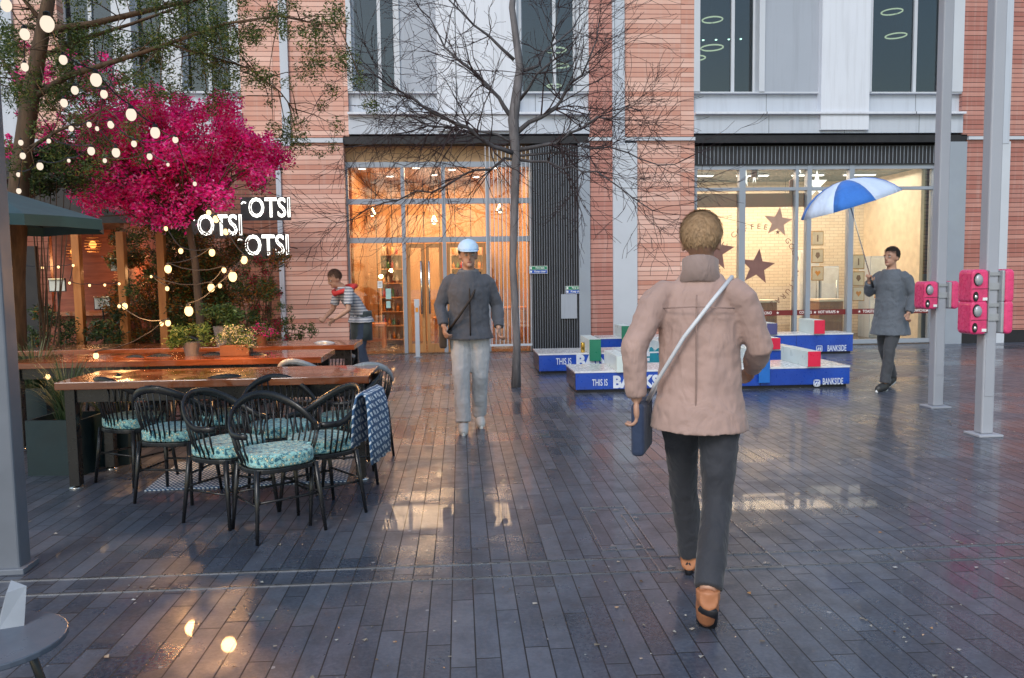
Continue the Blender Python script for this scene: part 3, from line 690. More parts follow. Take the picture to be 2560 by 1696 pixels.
# ================================================================ LAMP POSTS WITH PINK BINS
M['post'] = simple('lamp post paint', (.36, .38, .43), .5, .0, .05, 1.5)
M['pink'] = simple('pink shell', (.72, .05, .18), .32, 0, .22, 14, bump=.15, bscale=25, coat=.3, rv=.15)
M['bin_grey'] = simple('grey bin body', (.38, .40, .43), .4, .3, .1, 6)
def capsule_box(mb, x0, x1, y0, y1, z0, z1, r, n=5):
    """box with rounded corners in the x-z outline"""
    pts = []
    for cx, cz, a in ((x1 - r, z1 - r, 0), (x0 + r, z1 - r, 90), (x0 + r, z0 + r, 180), (x1 - r, z0 + r, 270)):
        for k in range(n + 1): pts.append((cx + r*math.cos(R(a + 90*k/n)), cz + r*math.sin(R(a + 90*k/n))))
    return mb.prism(pts, y0, y1)
def lamp_post(base, hgt, heads, lab, binlabs):
    p = empty('lamp_post', base, 0, lab, 'lamp post', 'pale lamp posts on the right')
    MB().box(-.055, .055, -.055, .055, .02, hgt).build('column', M['post'], p, bevel=.012)
    B('base_plate', M['post'], p, -.11, .11, -.11, .11, 0, .02, bevel=.004)
    B('access_door', M['post'], p, -.04, .04, -.06, -.055, .35, .85, bevel=.002)
    for z in (4.3, 5.6):
        for s in (-1, 1):
            l = MB(); l.tube([(s*.05, 0, z), (s*.2, 0, z + .02)], .02, 8); l.build('lamp_arm', M['post'], p)
            MB().lathe((s*.24, 0, z - .06), [(.05, 0), (.07, .04), (.07, .16), (.03, .2)], 14).build('lamp_head', M['post'], p, smooth=True)
    for zc, bl in zip(heads, binlabs):
        e = empty('litter_bin', (base[0], base[1], zc), 0, bl, 'bin', 'pink bins strapped to the lamp posts')
        for s, wd, nm in ((-1, .15, 'left'), (1, .085, 'right')):
            xa, xb = (-.06 - wd, -.06) if s < 0 else (.085, .085 + wd)
            g_ = MB(); capsule_box(g_, xa, xb, -.10, .10, -.145, .145, .04)
            g_.build('shell', M['pink'], e, smooth=False, bevel=.022, seg=3)
            h = MB(); q = .05
            h.box(-.0595 if s < 0 else .056, -.0555 if s < 0 else .0845, -.10, .10, -.135, .135); h.build('side_band', M['bin_grey'], e, bevel=.01)
            if s < 0:
                MB().prism([(-.165 + .034*math.cos(2*PI*k/18), .06 + .055*math.sin(2*PI*k/18)) for k in range(18)], -.108, -.098).build('opening', M['black'], e)
                MB().ell((-.158, -.108, .055), (.036, .02, .048), 14, 8).build('flap', M['bin_grey'], e, smooth=True)
                MB().prism([(-.178 + .022*math.cos(2*PI*k/16), -.085 + .042*math.sin(2*PI*k/16)) for k in range(16)], -.108, -.099).build('lock_recess', M['black'], e)
                MB().ell((-.18, -.11, -.09), (.014, .01, .02), 8, 6).build('lock', M['handle'], e, smooth=True)
        B('maker_plate', M['white_card'], e, -.115, -.075, -.1045, -.1005, -.12, -.095); B('seam', M['black'], e, -.211, -.059, -.1025, -.1001, -.022, -.018)
        B('strap', M['bin_grey'], e, -.059, .083, -.066, -.056, -.03, .03); B('strap', M['bin_grey'], e, -.059, .083, -.066, -.056, .09, .12)
b1 = hitZ(2458, 1088); s1 = F / b1.y
z_at = lambda b, py: CH + (690 - py) * b.y / F - 0.13 * b.y / 9
lamp_post(b1, 7.5, [hitY(2450, 793, b1.y).z, hitY(2450, 716, b1.y).z], 'nearest pale square lamp post with two pairs of pink bins', ['lower pink bin pair on the nearest lamp post', 'upper pink bin pair on the nearest lamp post'])
b2 = hitZ(2338, 1018)
lamp_post(b2, 7.5, [hitY(2338, 738, b2.y).z], 'pale square lamp post farther back, left of the nearest one', ['single pink bin pair on the farther lamp post'])

# ================================================================ BLUE BENCH PLATFORMS
def blue_mat():
    t = NT('blue laminate'); v = t.obj(); p = t.sep(v)
    c = t.ramp(t.noise(v, 2.5, 4), [(.3, (.006, .045, .33)), (.7, (.012, .075, .46))])
    scr = t.noise(t.mapping(v, (2, 2, 40)), 3, 5, .7); c = t.mix(t.rng(scr, .62, .75, 0, .35), c, (.08, .14, .40))
    dirt = t.noise(v, 22, 4, .7); c = t.mix(t.rng(dirt, .58, .75, 0, .5), c, (.02, .03, .07))
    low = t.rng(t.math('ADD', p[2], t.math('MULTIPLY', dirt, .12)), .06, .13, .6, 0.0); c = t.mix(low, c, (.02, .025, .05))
    j = t.math('LESS_THAN', t.math('FRACT', t.math('DIVIDE', p[0], 1.16)), .005); c = t.mix(j, c, (.003, .006, .03))
    t.bsdf(c, t.rng(dirt, .3, .7, .22, .45), 0, t.bump(t.math('SUBTRACT', dirt, t.math('MULTIPLY', j, 3)), .15, .004), coat=.2); return t.m
M['blue'] = blue_mat()
M['white_top'] = simple('white bench top', (.68, .71, .75), .22, 0, .16, 14, bump=.3, bscale=30, coat=.3)
M['pale_block'] = simple('pale divider', (.62, .72, .72), .35, 0, .06, 4)
M['red_face'] = simple('red face', (.70, .02, .07), .35, 0, .1, 5)
M['pink_face'] = simple('pink face', (.72, .25, .32), .35, 0, .1, 5)
M['blue_face'] = simple('bright blue face', (.015, .14, .50), .35, 0, .1, 5)
M['green_face'] = simple('green face', (.02, .20, .12), .35, 0, .1, 5)
M['navy_face'] = simple('navy face', (.08, .08, .22), .35, 0, .1, 5)
M['print_white'] = simple('white print', (.62, .68, .78), .5)
M['teal'] = simple('teal print', (.01, .22, .30), .5)
def platform(p0, px1, h, depth, lab, divs, texts):
    """p0 = front left ground corner pixel, px1 = right front corner column"""
    a = hitZ(*p0); Y = a.y; bx = atXY(px1, Y, 0.1).x; w = bx - a.x
    e = empty('bench_platform', (a.x, Y, 0), 0, lab, 'bench', 'low blue benches on the square')
    MB().box(.03, w - .03, .03, depth - .03, .0, .04).build('plinth', M['dark'], e)
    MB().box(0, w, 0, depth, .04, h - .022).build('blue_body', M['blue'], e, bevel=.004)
    MB().box(-.006, w + .006, -.006, depth + .006, h - .022, h).build('white_top', M['white_top'], e, bevel=.003)
    for px, colr, wd, dh, drop in divs:
        x = atXY(px, Y, h).x - a.x; d = MB()
        d.box(x - wd/2, x + wd/2, -.03, depth + .004, h + .001, h + dh); d.build('divider', M['pale_block'], e, bevel=.004)
        B('divider_face', M[colr], e, x - wd/2, x + wd/2, -.045, -.0305, h + dh - .005 if False else (h - drop + .001), h + dh, bevel=.003)
    for s, px, py, size, off, sx in texts:
        c = hitY(px, py, Y)
        if s == '#logo':
            o = MB(); q = size / 2; x = c.x - a.x; z = c.z
            o.box(x - q, x + q, -.003, 0, z + q - .012, z + q); o.box(x - q, x + q, -.003, 0, z - q, z - q + .012)
            o.box(x - q, x - q + .012, -.003, 0, z - q, z + q); o.box(x + q - .012, x + q, -.003, 0, z - q, z + q)
            o.prism([(x - q*.7, z - q*.5), (x - q*.3, z - q*.7), (x + q*.1, z + q*.2), (x - q*.2, z + q*.5)], -.003, 0)
            o.prism([(x + q*.1, z - q*.7), (x + q*.5, z - q*.6), (x + q*.6, z + q*.1), (x + q*.3, z + q*.6), (x + q*.2, z - q*.1)], -.003, 0)
            o.build('logo', M['print_white'], e)
        elif s == '#splat':
            x = c.x - a.x; z = c.z; pts = []
            for k in range(36):
                r_ = size * (.75 + .25 * math.sin(k * 2*PI*8/36) + .1*math.sin(k*1.7)); pts.append((x + r_*math.cos(2*PI*k/36), z + r_*math.sin(2*PI*k/36)))
            MB().prism(pts, -.003, 0).build('emblem', M['teal'], e)
        else:
            o = text_mesh('lettering', s, size, M['print_white'], e, (c.x - a.x, -.003, c.z), ext=.001, off=off, align='LEFT', sx=sx)
    return e, a
platform((1438, 984), 2124, .27, .80, 'front low blue bench with red, blue and white dividers',
    [(1556, 'pale_block', .16, .18, .02), (1908, 'blue_face', .14, .20, .19), (2032, 'red_face', .16, .19, 0)],
    [('THIS IS', 1480, 958, .115, .001, .56), ('BANKSIDE', 1532, 957, .20, .010, .92), ('#logo', 2042, 958, .085, 0, 0), ('BANKSIDE', 2056, 955, .115, .0015, .50), ('COLLECT & PEBBLEDASH'[:0] or 'LONDON SE1'[:0] or ' ', 2060, 970, .03, 0, 1)])
platform((1347, 936), 2012, .30, .85, 'middle low blue bench with green and pink dividers and a teal emblem',
    [(1487, 'green_face', .17, .20, .12), (1664, 'pink_face', .17, .14, 0), (1816, 'blue_face', .17, .20, .05), (1935, 'red_face', .16, .17, 0)],
    [('THIS IS', 1390, 905, .135, .001, .56), ('BANKSIDE', 1440, 905, .25, .013, .95), ('#splat', 1632, 893, .17, 0, 0), ('#logo', 1940, 909, .09, 0, 0), ('BANKSIDE', 1957, 908, .13, .0015, .68)])
platform((1500, 897), 2132, .36, .60, 'rear blue bench standing closest to the coffee shop window',
    [(1565, 'green_face', .17, .20, .05), (1765, 'pink_face', .17, .22, 0), (1928, 'navy_face', .18, .2, 0), (2046, 'red_face', .19, .24, 0)],
    [('#logo', 2048, 872, .11, 0, 0), ('BANKSIDE', 2068, 872, .15, .002, .50)])
M['gold'] = simple('gold can', (.55, .36, .08), .25, .9, .2, 9)
c = hitY(1457, 876, hitZ(1347, 936).y + .10)
e = empty('drinks_can', (c.x, c.y, .30), 0, 'gold drinks can on the middle bench beside the green divider', 'can')
MB().lathe((0, 0, 0), [(.026, 0), (.033, .01), (.033, .13), (.027, .15)], 16).build('can_body', M['gold'], e, smooth=True)
MB().lathe((0, 0, .15), [(.026, 0), (.026, .004)], 16).build('lid', M['handle'], e)

# ================================================================ TERRACE
M['tabletop'] = wood('wet mahogany boards', (.16, .035, .012), (.36, .11, .04), .2, 1.0, 0, coat=.6, plank=.14)
def terrace_table(pr, ztop, w, depth, lab):
    c = hitZ(pr[0], pr[1], ztop); e = empty('terrace_table', (c.x - w/2, c.y + depth/2, 0), 0, lab, 'table', 'long wooden tables on the terrace')
    MB().box(-w/2, w/2, -depth/2, depth/2, ztop - .055, ztop).build('tabletop', M['tabletop'], e, bevel=.006)
    B('apron', M['black'], e, -w/2 + .08, w/2 - .08, -depth/2 + .06, -depth/2 + .09, ztop - .15, ztop - .056)
    B('apron', M['black'], e, -w/2 + .08, w/2 - .08, depth/2 - .09, depth/2 - .06, ztop - .15, ztop - .056)
    for sx in (-1, 1):
        for sy in (-1, 1):
            x, y = sx*(w/2 - .08), sy*(depth/2 - .075)
            l = MB().box(x - .035, x + .035, y - .035, y + .035, .02, ztop - .056).build('leg', M['black'], e, bevel=.003)
            MB().lathe((x, y, 0), [(.05, 0), (.05, .008), (.012, .012), (.012, .02)], 12).build('foot', M['handle'], l, smooth=True)
    return e
terrace_table((922, 940), .76, 2.15, .72, 'front long reddish wooden terrace table')
terrace_table((803, 893), .76, 2.7, .78, 'middle long reddish wooden terrace table')
terrace_table((886, 862), .76, 3.4, .70, 'rear long reddish wooden terrace table')
def pad_mat(name, c1, c2, c3, sc_):
    t = NT(name); v = t.n('ShaderNodeTexVoronoi'); v.inputs['Scale'].default_value = sc_; t.l(t.obj(), v.inputs['Vector'])
    n = t.noise(t.obj(), sc_ * .8, 3)
    c = t.ramp(v.outputs['Distance'], [(0.0, c3), (.26, c3), (.36, c1), (.55, c2), (.7, c1)])
    c = t.mix(t.math('GREATER_THAN', n, .56), c, c2)
    t.bsdf(c, .8, 0, t.bump(t.noise(t.obj(), 300, 2), .2, .002), sheen=.2); return t.m
M['pad'] = pad_mat('teal leaf fabric', (.02, .13, .19), (.33, .62, .60), (.75, .70, .45), 42)
def floral_mat():
    t = NT('floral fabric'); v = t.n('ShaderNodeTexVoronoi'); v.inputs['Scale'].default_value = 8; t.l(t.obj(), v.inputs['Vector'])
    k = t.sep(v.outputs['Color'])[0]
    c = t.ramp(k, [(0, (.62, .62, .64)), (.25, (.75, .11, .03)), (.45, (.66, .66, .70)), (.6, (.55, .25, .50)), (.72, (.05, .20, .12)), (.85, (.80, .42, .04)), (1, (.1, .25, .35))], 'CONSTANT')
    c = t.mix(t.math('GREATER_THAN', v.outputs['Distance'], .09), c, t.mix(.35, c, (.8, .8, .8)))
    t.bsdf(c, .75, sheen=.2); return t.m
M['floral'] = floral_mat()
M['grey_pad'] = simple('grey seat', (.30, .28, .27), .6, 0, .1, 8)
M['grey_rail'] = simple('pale grey rail', (.42, .44, .46), .25, .2, .1, 8)
M['cloth_piping'] = simple('navy piping', (.01, .04, .10), .7)
def make_chair(pad='pad', rail='black', padh=.085):
    """barrel chair, front towards -y"""
    e = empty('terrace_chair'); hs = .44
    seat = [(.235*math.cos(a)*(1.0 if math.sin(a) > 0 else 1.0), .225*math.sin(a)) for a in [2*PI*k/28 for k in range(28)]]
    seat = [(math.copysign(abs(x/.235)**.7, x)*.235, math.copysign(abs(y/.225)**.7, y)*.225) for x, y in seat]
    MB().slab(seat, hs - .03, hs).build('seat', M['black'], e, bevel=.006)
    p = [(x*.97, y*.97) for x, y in seat]
    MB().slab(p, hs + .001, hs + padh).build('seat_pad', M[pad], e, smooth=False, bevel=.02, seg=3)
    for sx in (-1, 1):
        for sy in (-1, 1):
            MB().tube([(sx*.20, sy*.17, hs - .005), (sx*.235, sy*.22, .0)], [.019, .012], 8).build('leg', M['black'], e, smooth=True)
    s_ = MB(); s_.tube([(-.215, -.19, .24), (.215, -.19, .24)], .008, 6); s_.tube([(-.215, .19, .24), (.215, .19, .24)], .008, 6)
    s_.tube([(-.215, -.19, .22), (-.215, .19, .22)], .008, 6); s_.tube([(.215, -.19, .22), (.215, .19, .22)], .008, 6)
    s_.build('stretcher', M['black'], e, smooth=True)
    N = 25; path = []
    for k in range(N):
        a = R(-32 + 244 * k / (N - 1)); lift = .5 + .5*math.sin(max(0, min(PI, (a - R(0)) if True else 0)))
        u = math.sin(a) if a > 0 and a < PI else 0
        path.append(Vector((.29*math.cos(a), .26*math.sin(a) + .0 + .03*u, .64 + .19 * max(0, u)**1.3)))
    rr = MB(); rings = []
    for i, q in enumerate(path):
        t_ = (path[min(i+1, N-1)] - path[max(i-1, 0)]).normalized(); nrm = Vector((q.x, q.y, 0)).normalized(); up = t_.cross(nrm); up = up if up.z > 0 else -up
        hh = .021 + .010 * math.sin(PI * i / (N-1)); th = .010
        rings.append([q + nrm*th*math.cos(2*PI*k/8)*1.2 + up*hh*math.sin(2*PI*k/8)*.9 for k in range(8)])
    rr.rings(rings); rr.build('top_rail', M[rail], e, smooth=True)
    sp = MB()
    for i in range(1, N-1):
        if i % 1 == 0:
            q = path[i]; a = math.atan2(q.y/.26, q.x/.29); b_ = Vector((.215*math.cos(a), .205*math.sin(a), hs - .01))
            sp.tube([b_, b_.lerp(q, .5) + Vector((q.x, q.y, 0))*.03, q], [.007, .007, .006], 6)
    sp.build('spindle_back', M['black'], e, smooth=True)
    return e
ch0 = make_chair(); ch_floral = make_chair('floral'); ch_grey = make_chair('grey_pad', 'grey_rail', .03)
usedp = set()
def put_chair(proto, px, py, rz, lab, grp, z=.50):
    o = proto if proto.name not in usedp else copy_tree(proto); usedp.add(proto.name)
    c = hitZ(px, py, z); o.location = (c.x, c.y, 0); o.scale = (.86, .86, .92); o.rotation_euler = (0, 0, R(rz)); tag(o, lab, 'chair', grp); return o
G1 = 'black chairs with teal leaf pads'; G2 = 'black chairs with bright floral pads'; G3 = 'pale railed chairs at the table end'
put_chair(ch0, 440, 1058, 168, 'large black spindle chair with teal pad, leftmost of the front row', G1)
put_chair(ch0, 572, 1092, 60, 'teal padded chair just right of the leftmost front chair', G1)
put_chair(ch0, 800, 1082, -52, 'teal padded chair at the front right of the terrace', G1)
put_chair(ch0, 700, 1050, 20, 'teal padded chair in the centre of the terrace group', G1)
put_chair(ch0, 568, 1022, 195, 'teal padded chair pushed in under the front table', G1)
put_chair(ch0, 868, 1028, -80, 'teal padded chair at the right end of the front table', G1)
put_chair(ch0, 690, 1112, 35, 'teal padded chair standing out in front between two others', G1)
put_chair(ch0, 335, 1030, 150, 'teal padded chair pushed in at the left end of the front table', G1)
put_chair(ch_floral, 385, 972, 5, 'floral padded chair behind the left of the front table', G2)
put_chair(ch_floral, 505, 968, -12, 'floral padded chair behind the middle of the front table', G2)
put_chair(ch_floral, 640, 968, 14, 'floral padded chair behind the right of the front table', G2)
put_chair(ch_floral, 455, 905, 0, 'floral padded chair at the middle table', G2)
put_chair(ch_floral, 610, 903, 8, 'floral padded chair farthest right at the middle table', G2)
put_chair(ch_floral, 290, 975, -25, 'floral padded chair beside the grass planters', G2)
put_chair(ch_grey, 772, 972, 160, 'grey seated chair with pale rail behind the front table', G3)
put_chair(ch_grey, 905, 985, 200, 'grey seated chair with pale rail beyond the front table corner', G3)
put_chair(ch_grey, 830, 912, 170, 'grey seated chair between the middle and rear tables', G3)
# patterned rug and throw
def dash_mat():
    t = NT('blue dashed weave'); p = t.sep(t.obj())
    a = t.math('FRACT', t.math('MULTIPLY', p[0], 22.0)); b_ = t.math('FRACT', t.math('ADD', t.math('MULTIPLY', p[1], 22.0), t.math('MULTIPLY', p[2], 22.0)))
    d = t.math('FRACT', t.math('ADD', t.math('MULTIPLY', p[0], 34.0), t.math('MULTIPLY', b_, 1.0)))
    k = t.math('MULTIPLY', t.math('LESS_THAN', d, .5), t.math('LESS_THAN', b_, .62))
    t.bsdf(t.mix(k, (.03, .09, .20), (.62, .68, .74)), .8, sheen=.1); return t.m
M['dash'] = dash_mat()
c = hitZ(660, 1190, 0)
e = empty('outdoor_rug', (c.x, c.y, 0), R(4), 'blue and white dashed rug under the terrace chairs', 'rug')
B('weave', M['dash'], e, -.75, .62, -.30, .55, 0.0, .012, bevel=.004)
def throw(px, py, z, rz, lab):
    c = hitZ(px, py, z); e = empty('striped_throw', (c.x, c.y, z), R(rz), lab, 'throw')
    mb = MB(); n = 12; prof = [(-.13, -.34), (-.125, -.2), (-.11, -.05), (-.07, .02), (0, .035), (.07, .02), (.11, -.05), (.125, -.25)]
    rings = []
    for i, (y, zz) in enumerate(prof): rings.append([(x/12*.34 - .17, y*.35 + .008*math.sin(x*1.4 + i), zz) for x in range(13)])
    vs = [p for r in rings for p in r]; fs = [(i*13 + j, i*13 + j + 1, (i+1)*13 + j + 1, (i+1)*13 + j) for i in range(len(rings)-1) for j in range(12)]
    mb.add(vs, fs); o = mb.build('cloth', M['dash'], e, smooth=True); sm = o.modifiers.new('s', 'SOLIDIFY'); sm.thickness = .012
c_ = hitZ(845, 1038, .50)
e = None
throw(925, 992, .80, 80, 'blue and white dashed throw over the chair at the table end')
# low woven screen at the terrace end
# planters with grasses
M['planter'] = simple('dark teal planter', (.012, .035, .045), .45, .1, .2, 5)
M['soil'] = simple('bark soil', (.07, .03, .015), .95, 0, .5, 40, bump=.8)
M['grass'] = leafmat('grass blades', [(0, (.03, .07, .03)), (.4, (.06, .11, .05)), (.8, (.12, .17, .09)), (1, (.30, .30, .20))], trans=.2)
def blades(mb, cx, cy, z, n, L, spread, rr, w=.006):
    for i in range(n):
        a = rr.uniform(0, 2*PI); l = L * rr.uniform(.55, 1.1); s_ = spread * rr.uniform(.3, 1)
        d = Vector((math.cos(a), math.sin(a), 0)); sd = Vector((-d.y, d.x, 0)); b_ = Vector((cx, cy, z)) + d * rr.uniform(0, .08)
        ps = []
        for k in range(5):
            u = k / 4; ps.append(b_ + d * s_ * u**1.6 + Vector((0, 0, l * (u - .55 * u**3 * s_ / max(spread, .01)))))
        for k in range(4):
            w0 = w * (1 - k/4); w1 = w * (1 - (k+1)/4) + .0006
            mb.quad(ps[k] - sd*w0, ps[k] + sd*w0, ps[k+1] + sd*w1, ps[k+1] - sd*w1)
def planter(px, py, w, h, lab, seed, n=160, L=.6, sp=.4):
    rr = random.Random(seed); c = hitZ(px, py, 0); e = empty('grass_planter', (c.x, c.y, 0), R(rr.uniform(-8, 8)), lab, 'planter', 'dark planters of grass on the left')
    mb = MB(); t_ = .025
    mb.box(-w/2, w/2, 0, t_, 0, h); mb.box(-w/2, w/2, w - t_, w, 0, h); mb.box(-w/2, -w/2 + t_, t_, w - t_, 0, h); mb.box(w/2 - t_, w/2, t_, w - t_, 0, h)
    mb.build('planter_box', M['planter'], e); B('soil', M['soil'], e, -w/2 + t_, w/2 - t_, t_, w - t_, 0.02, h - .05)
    g = MB(); blades(g, 0, w/2, h - .06, n, L, sp, rr); g.build('grass', M['grass'], e, fix=False)
planter(262, 1165, .36, .36, 'dark teal planter with arching grass, nearest the front table', 2)
planter(140, 1190, .42, .42, 'dark teal planter with arching grass beside the grey post', 3, 200, .7, .5)
planter(345, 1120, .34, .38, 'dark teal planter with grass behind the nearest chair', 5, 120)
planter(60, 1110, .45, .5, 'dark teal planter half hidden by the grey post', 8, 150, .7, .5)
# grey post and small low table at the left edge
p0 = hitZ(30, 1425); e = empty('post_with_shade_roof', (p0.x, p0.y, 0), R(3), 'wide grey post at the left edge with an added unseen shade roof', 'canopy')
M['post_grey'] = simple('weathered grey post', (.17, .19, .23), .5, .2, .15, 3)
MB().box(-.075, .068, -.06, .06, 0, 3.6).build('post', M['post_grey'], e, bevel=.01)
B('roof', M['dark'], e, -4.2, 1.25, -1.9, 1.15, 3.6, 3.68)  # roof and rafters out of view, added to darken the terrace below
for x_ in (-4.1, -2.3, -.6, 1.15): B('shade_rafter', M['dark'], e, x_ - .03, x_ + .03, -1.85, 1.1, 3.5, 3.6)
MB().box(-.10, .095, -.085, .085, 0, .03).build('base_plate', M['post_grey'], e, bevel=.004)
c = hitZ(20, 1598, .42); e = empty('low_table', (c.x - .05, c.y, 0), R(20), 'low grey cafe table cut by the lower left corner', 'table')
M['slate_top'] = simple('grey blue tabletop', (.11, .13, .17), .35, .1, .15, 8)
MB().slab([(.20*math.cos(2*PI*k/32), .20*math.sin(2*PI*k/32)) for k in range(32)], .40, .42).build('tabletop', M['slate_top'], e, bevel=.004)
for a in (30, 150, 270): MB().tube([(.09*math.cos(R(a)), .09*math.sin(R(a)), .40), (.19*math.cos(R(a)), .19*math.sin(R(a)), 0)], .013, 8).build('leg', M['black'], e, smooth=True)
c = hitZ(28, 1560, .42); e = empty('folded_napkin', (c.x, c.y, .42), R(-20), 'folded pale grey napkin standing on the low corner table', 'napkin')
MB().add([(-.05, 0, 0), (.05, 0, 0), (.035, .03, .11), (-.03, .035, .12), (0, -.04, 0), (.0, -.01, .10)], [(0, 1, 2, 3), (4, 1, 2, 5), (0, 4, 5, 3), (5, 2, 3)]).build('napkin', simple('napkin cloth', (.30, .33, .38), .8), e)
# parasol
M['parasol'] = simple('dark teal canvas', (.012, .055, .075), .8, 0, .25, 2, sheen=.1)
c = atXY(-5, 8.2, 0); e = empty('parasol', (c.x, 8.2, 0), 0, 'large dark teal parasol over the left of the terrace', 'parasol')
z0, z1, rr_ = 2.06, 2.42, 1.12; cs = [(rr_*math.cos(R(a)), rr_*math.sin(R(a))) for a in range(0, 360, 45)]
mb = MB(); n = 8
for i in range(n):
    a, b = cs[i], cs[(i+1) % n]; m_ = ((a[0]+b[0])/2*.97, (a[1]+b[1])/2*.97)
    mb.add([(0, 0, z1), (a[0], a[1], z0), (m_[0], m_[1], z0 + .01), (b[0], b[1], z0)], [(0, 1, 2), (0, 2, 3)])
    mb.add([(a[0], a[1], z0), (m_[0], m_[1], z0 + .01), (b[0], b[1], z0), (a[0], a[1], z0 - .1), (m_[0], m_[1], z0 - .09), (b[0], b[1], z0 - .1)], [(0, 1, 4, 3), (1, 2, 5, 4)])
o = mb.build('canopy', M['parasol'], e); sd = o.modifiers.new('s', 'SOLIDIFY'); sd.thickness = .006
MB().tube([(0, 0, .06), (0, 0, 2.46)], .03, 12).build('pole', M['dark'], e, smooth=True); MB().lathe((0, 0, 0), [(.32, 0), (.32, .05), (.06, .07)], 24).build('base', M['dark'], e)
for a in cs: MB().tube([(0, 0, z1 - .05), (a[0]*.98, a[1]*.98, z0 + .0)], .008, 6).build('rib', M['dark'], e)
# timber hut under the parasol
M['hut_red'] = wood('red stained boards', (.16, .04, .02), (.30, .09, .05), .55, 1.0, 0, plank=.0)
hx0, hx1 = atXY(30, 11.5, 0).x, atXY(330, 11.5, 0).x
e = empty('terrace_hut', ((hx0 + hx1)/2, 11.5, 0), 0, 'dark red boarded hut with gable behind the planters', 'hut'); w = (hx1 - hx0)/2
mb = MB()
for k in range(22): mb.box(-w, -w*.25, -.0, .02, .02 + k*.1, .112 + k*.1)
mb.box(-w, -w*.25, .02, .08, 0, 2.25); mb.build('front_wall', M['hut_red'], e)
B('side_wall', M['hut_red'], e, w - .05, w, 0, 1.4, 0, 2.25); B('back_wall', M['hut_red'], e, -w, w - .05, 1.35, 1.4, 0, 2.25)
MB().prism([(-w - .1, 2.25), (w + .1, 2.25), (w + .1, 2.32), (0, 2.75), (-w - .1, 2.32)], -.12, 1.5).build('roof', M['dark'], e)
B('counter', M['tabletop'], e, -w*.25, w - .05, -.12, .35, .98, 1.04); B('counter_front', M['hut_red'], e, -w*.25, w - .05, .0, .03, 0, .98)
B('door', M['dark'], e, -w*.85, -w*.45, -.03, -.002, .02, 1.95)
for tx, ch in ((-w*.55, 'R'), (-w*.25, 'A')): text_mesh('lettering', ch, .14, M['white_card'], e, (tx, -.14, 2.29), ext=.002)
M['menu'] = simple('menu sheet', (.55, .57, .52), .6)
for i, (px, py, lab) in enumerate([(143, 713, 'pale menu board on the left of the hut'), (256, 758, 'pale menu board low in front of the hut counter'), (296, 662, 'pale menu board high right of the hut')]):
    c = hitY(px, py, 11.2); ee = empty('menu_board', c, 0, lab, 'menu board', 'menu boards round the hut')
    B('frame', M['dark'], ee, -.11, .11, 0, .02, -.09, .09); B('sheet', M['menu'], ee, -.10, .10, -.004, 0, -.08, .07); B('lamp', M['handle'], ee, -.10, .10, -.03, 0, .075, .088)
    MB().tube([(0, .01, -.09), (0, .01, -(c.z))], .012, 8).build('stand', M['dark'], ee)
M['basket'] = emit('glowing weave', (1.0, .38, .08), 2.0)
def wicker_lamp(px, py, Y, lab, r=.11):
    c = hitY(px, py, Y); e = empty('wicker_lantern', c, 0, lab, 'lantern', 'glowing wicker lanterns in the bar')
    for ring in range(6):
        z = -.10 + ring*.04; mb = MB(); q = r*math.sqrt(max(.2, 1 - (z/.14)**2)); mb.tube([(q*math.cos(2*PI*k/16), q*math.sin(2*PI*k/16), z) for k in range(17)], .006, 5); mb.build('cane_hoop', M['oak'], e)
    MB().ell((0, 0, 0), (r*.45, r*.45, r*.5), 12, 8).build('bulb', M['basket'], e, smooth=True)
    MB().tube([(0, 0, .12), (0, 0, 3.2 - c.z)], .004, 5).build('cord', M['dark'], e)
wicker_lamp(302, 778, 12.4, 'wicker lantern low at the middle of the bar'); wicker_lamp(358, 782, 12.4, 'wicker lantern just right of the middle one')
wicker_lamp(232, 612, 12.0, 'wicker lantern high over the hut counter'); wicker_lamp(185, 630, 12.0, 'wicker lantern at the upper left of the hut'); wicker_lamp(305, 690, 12.4, 'wicker lantern above the pair of low ones')
for (px, Y, z, pw) in ((210, 11.9, 1.7, 9), (330, 12.9, 1.7, 22), (420, 12.0, 1.6, 14), (140, 13.5, 2.2, 22)):
    c = atXY(px, Y, z); d = bpy.data.lights.new('bar_glow', 'POINT'); d.energy = pw * 1.5; d.color = (1, .50, .20); d.shadow_soft_size = .12
    o = bpy.data.objects.new('bar_glow', d); COL.objects.link(o); o.location = c
# timber posts of the bar
M['orange_post'] = wood('orange timber post', (.36, .12, .025), (.52, .20, .05), .5, 1.0, 2)
for px, lab in ((212, 'orange timber post at the left of the bar'), (322, 'orange timber post in the middle of the bar'), (420, 'orange timber post right of the bar, behind the flowering tree')):
    c = atXY(px, 10.9, 0); e = empty('timber_post', c, 0, lab, 'post', 'timber posts of the bar')
    MB().box(-.05, .05, -.05, .05, 0.01, 2.1).build('shaft', M['orange_post'], e, bevel=.006); B('base_plate', M['dark'], e, -.08, .08, -.08, .08, 0, .01)
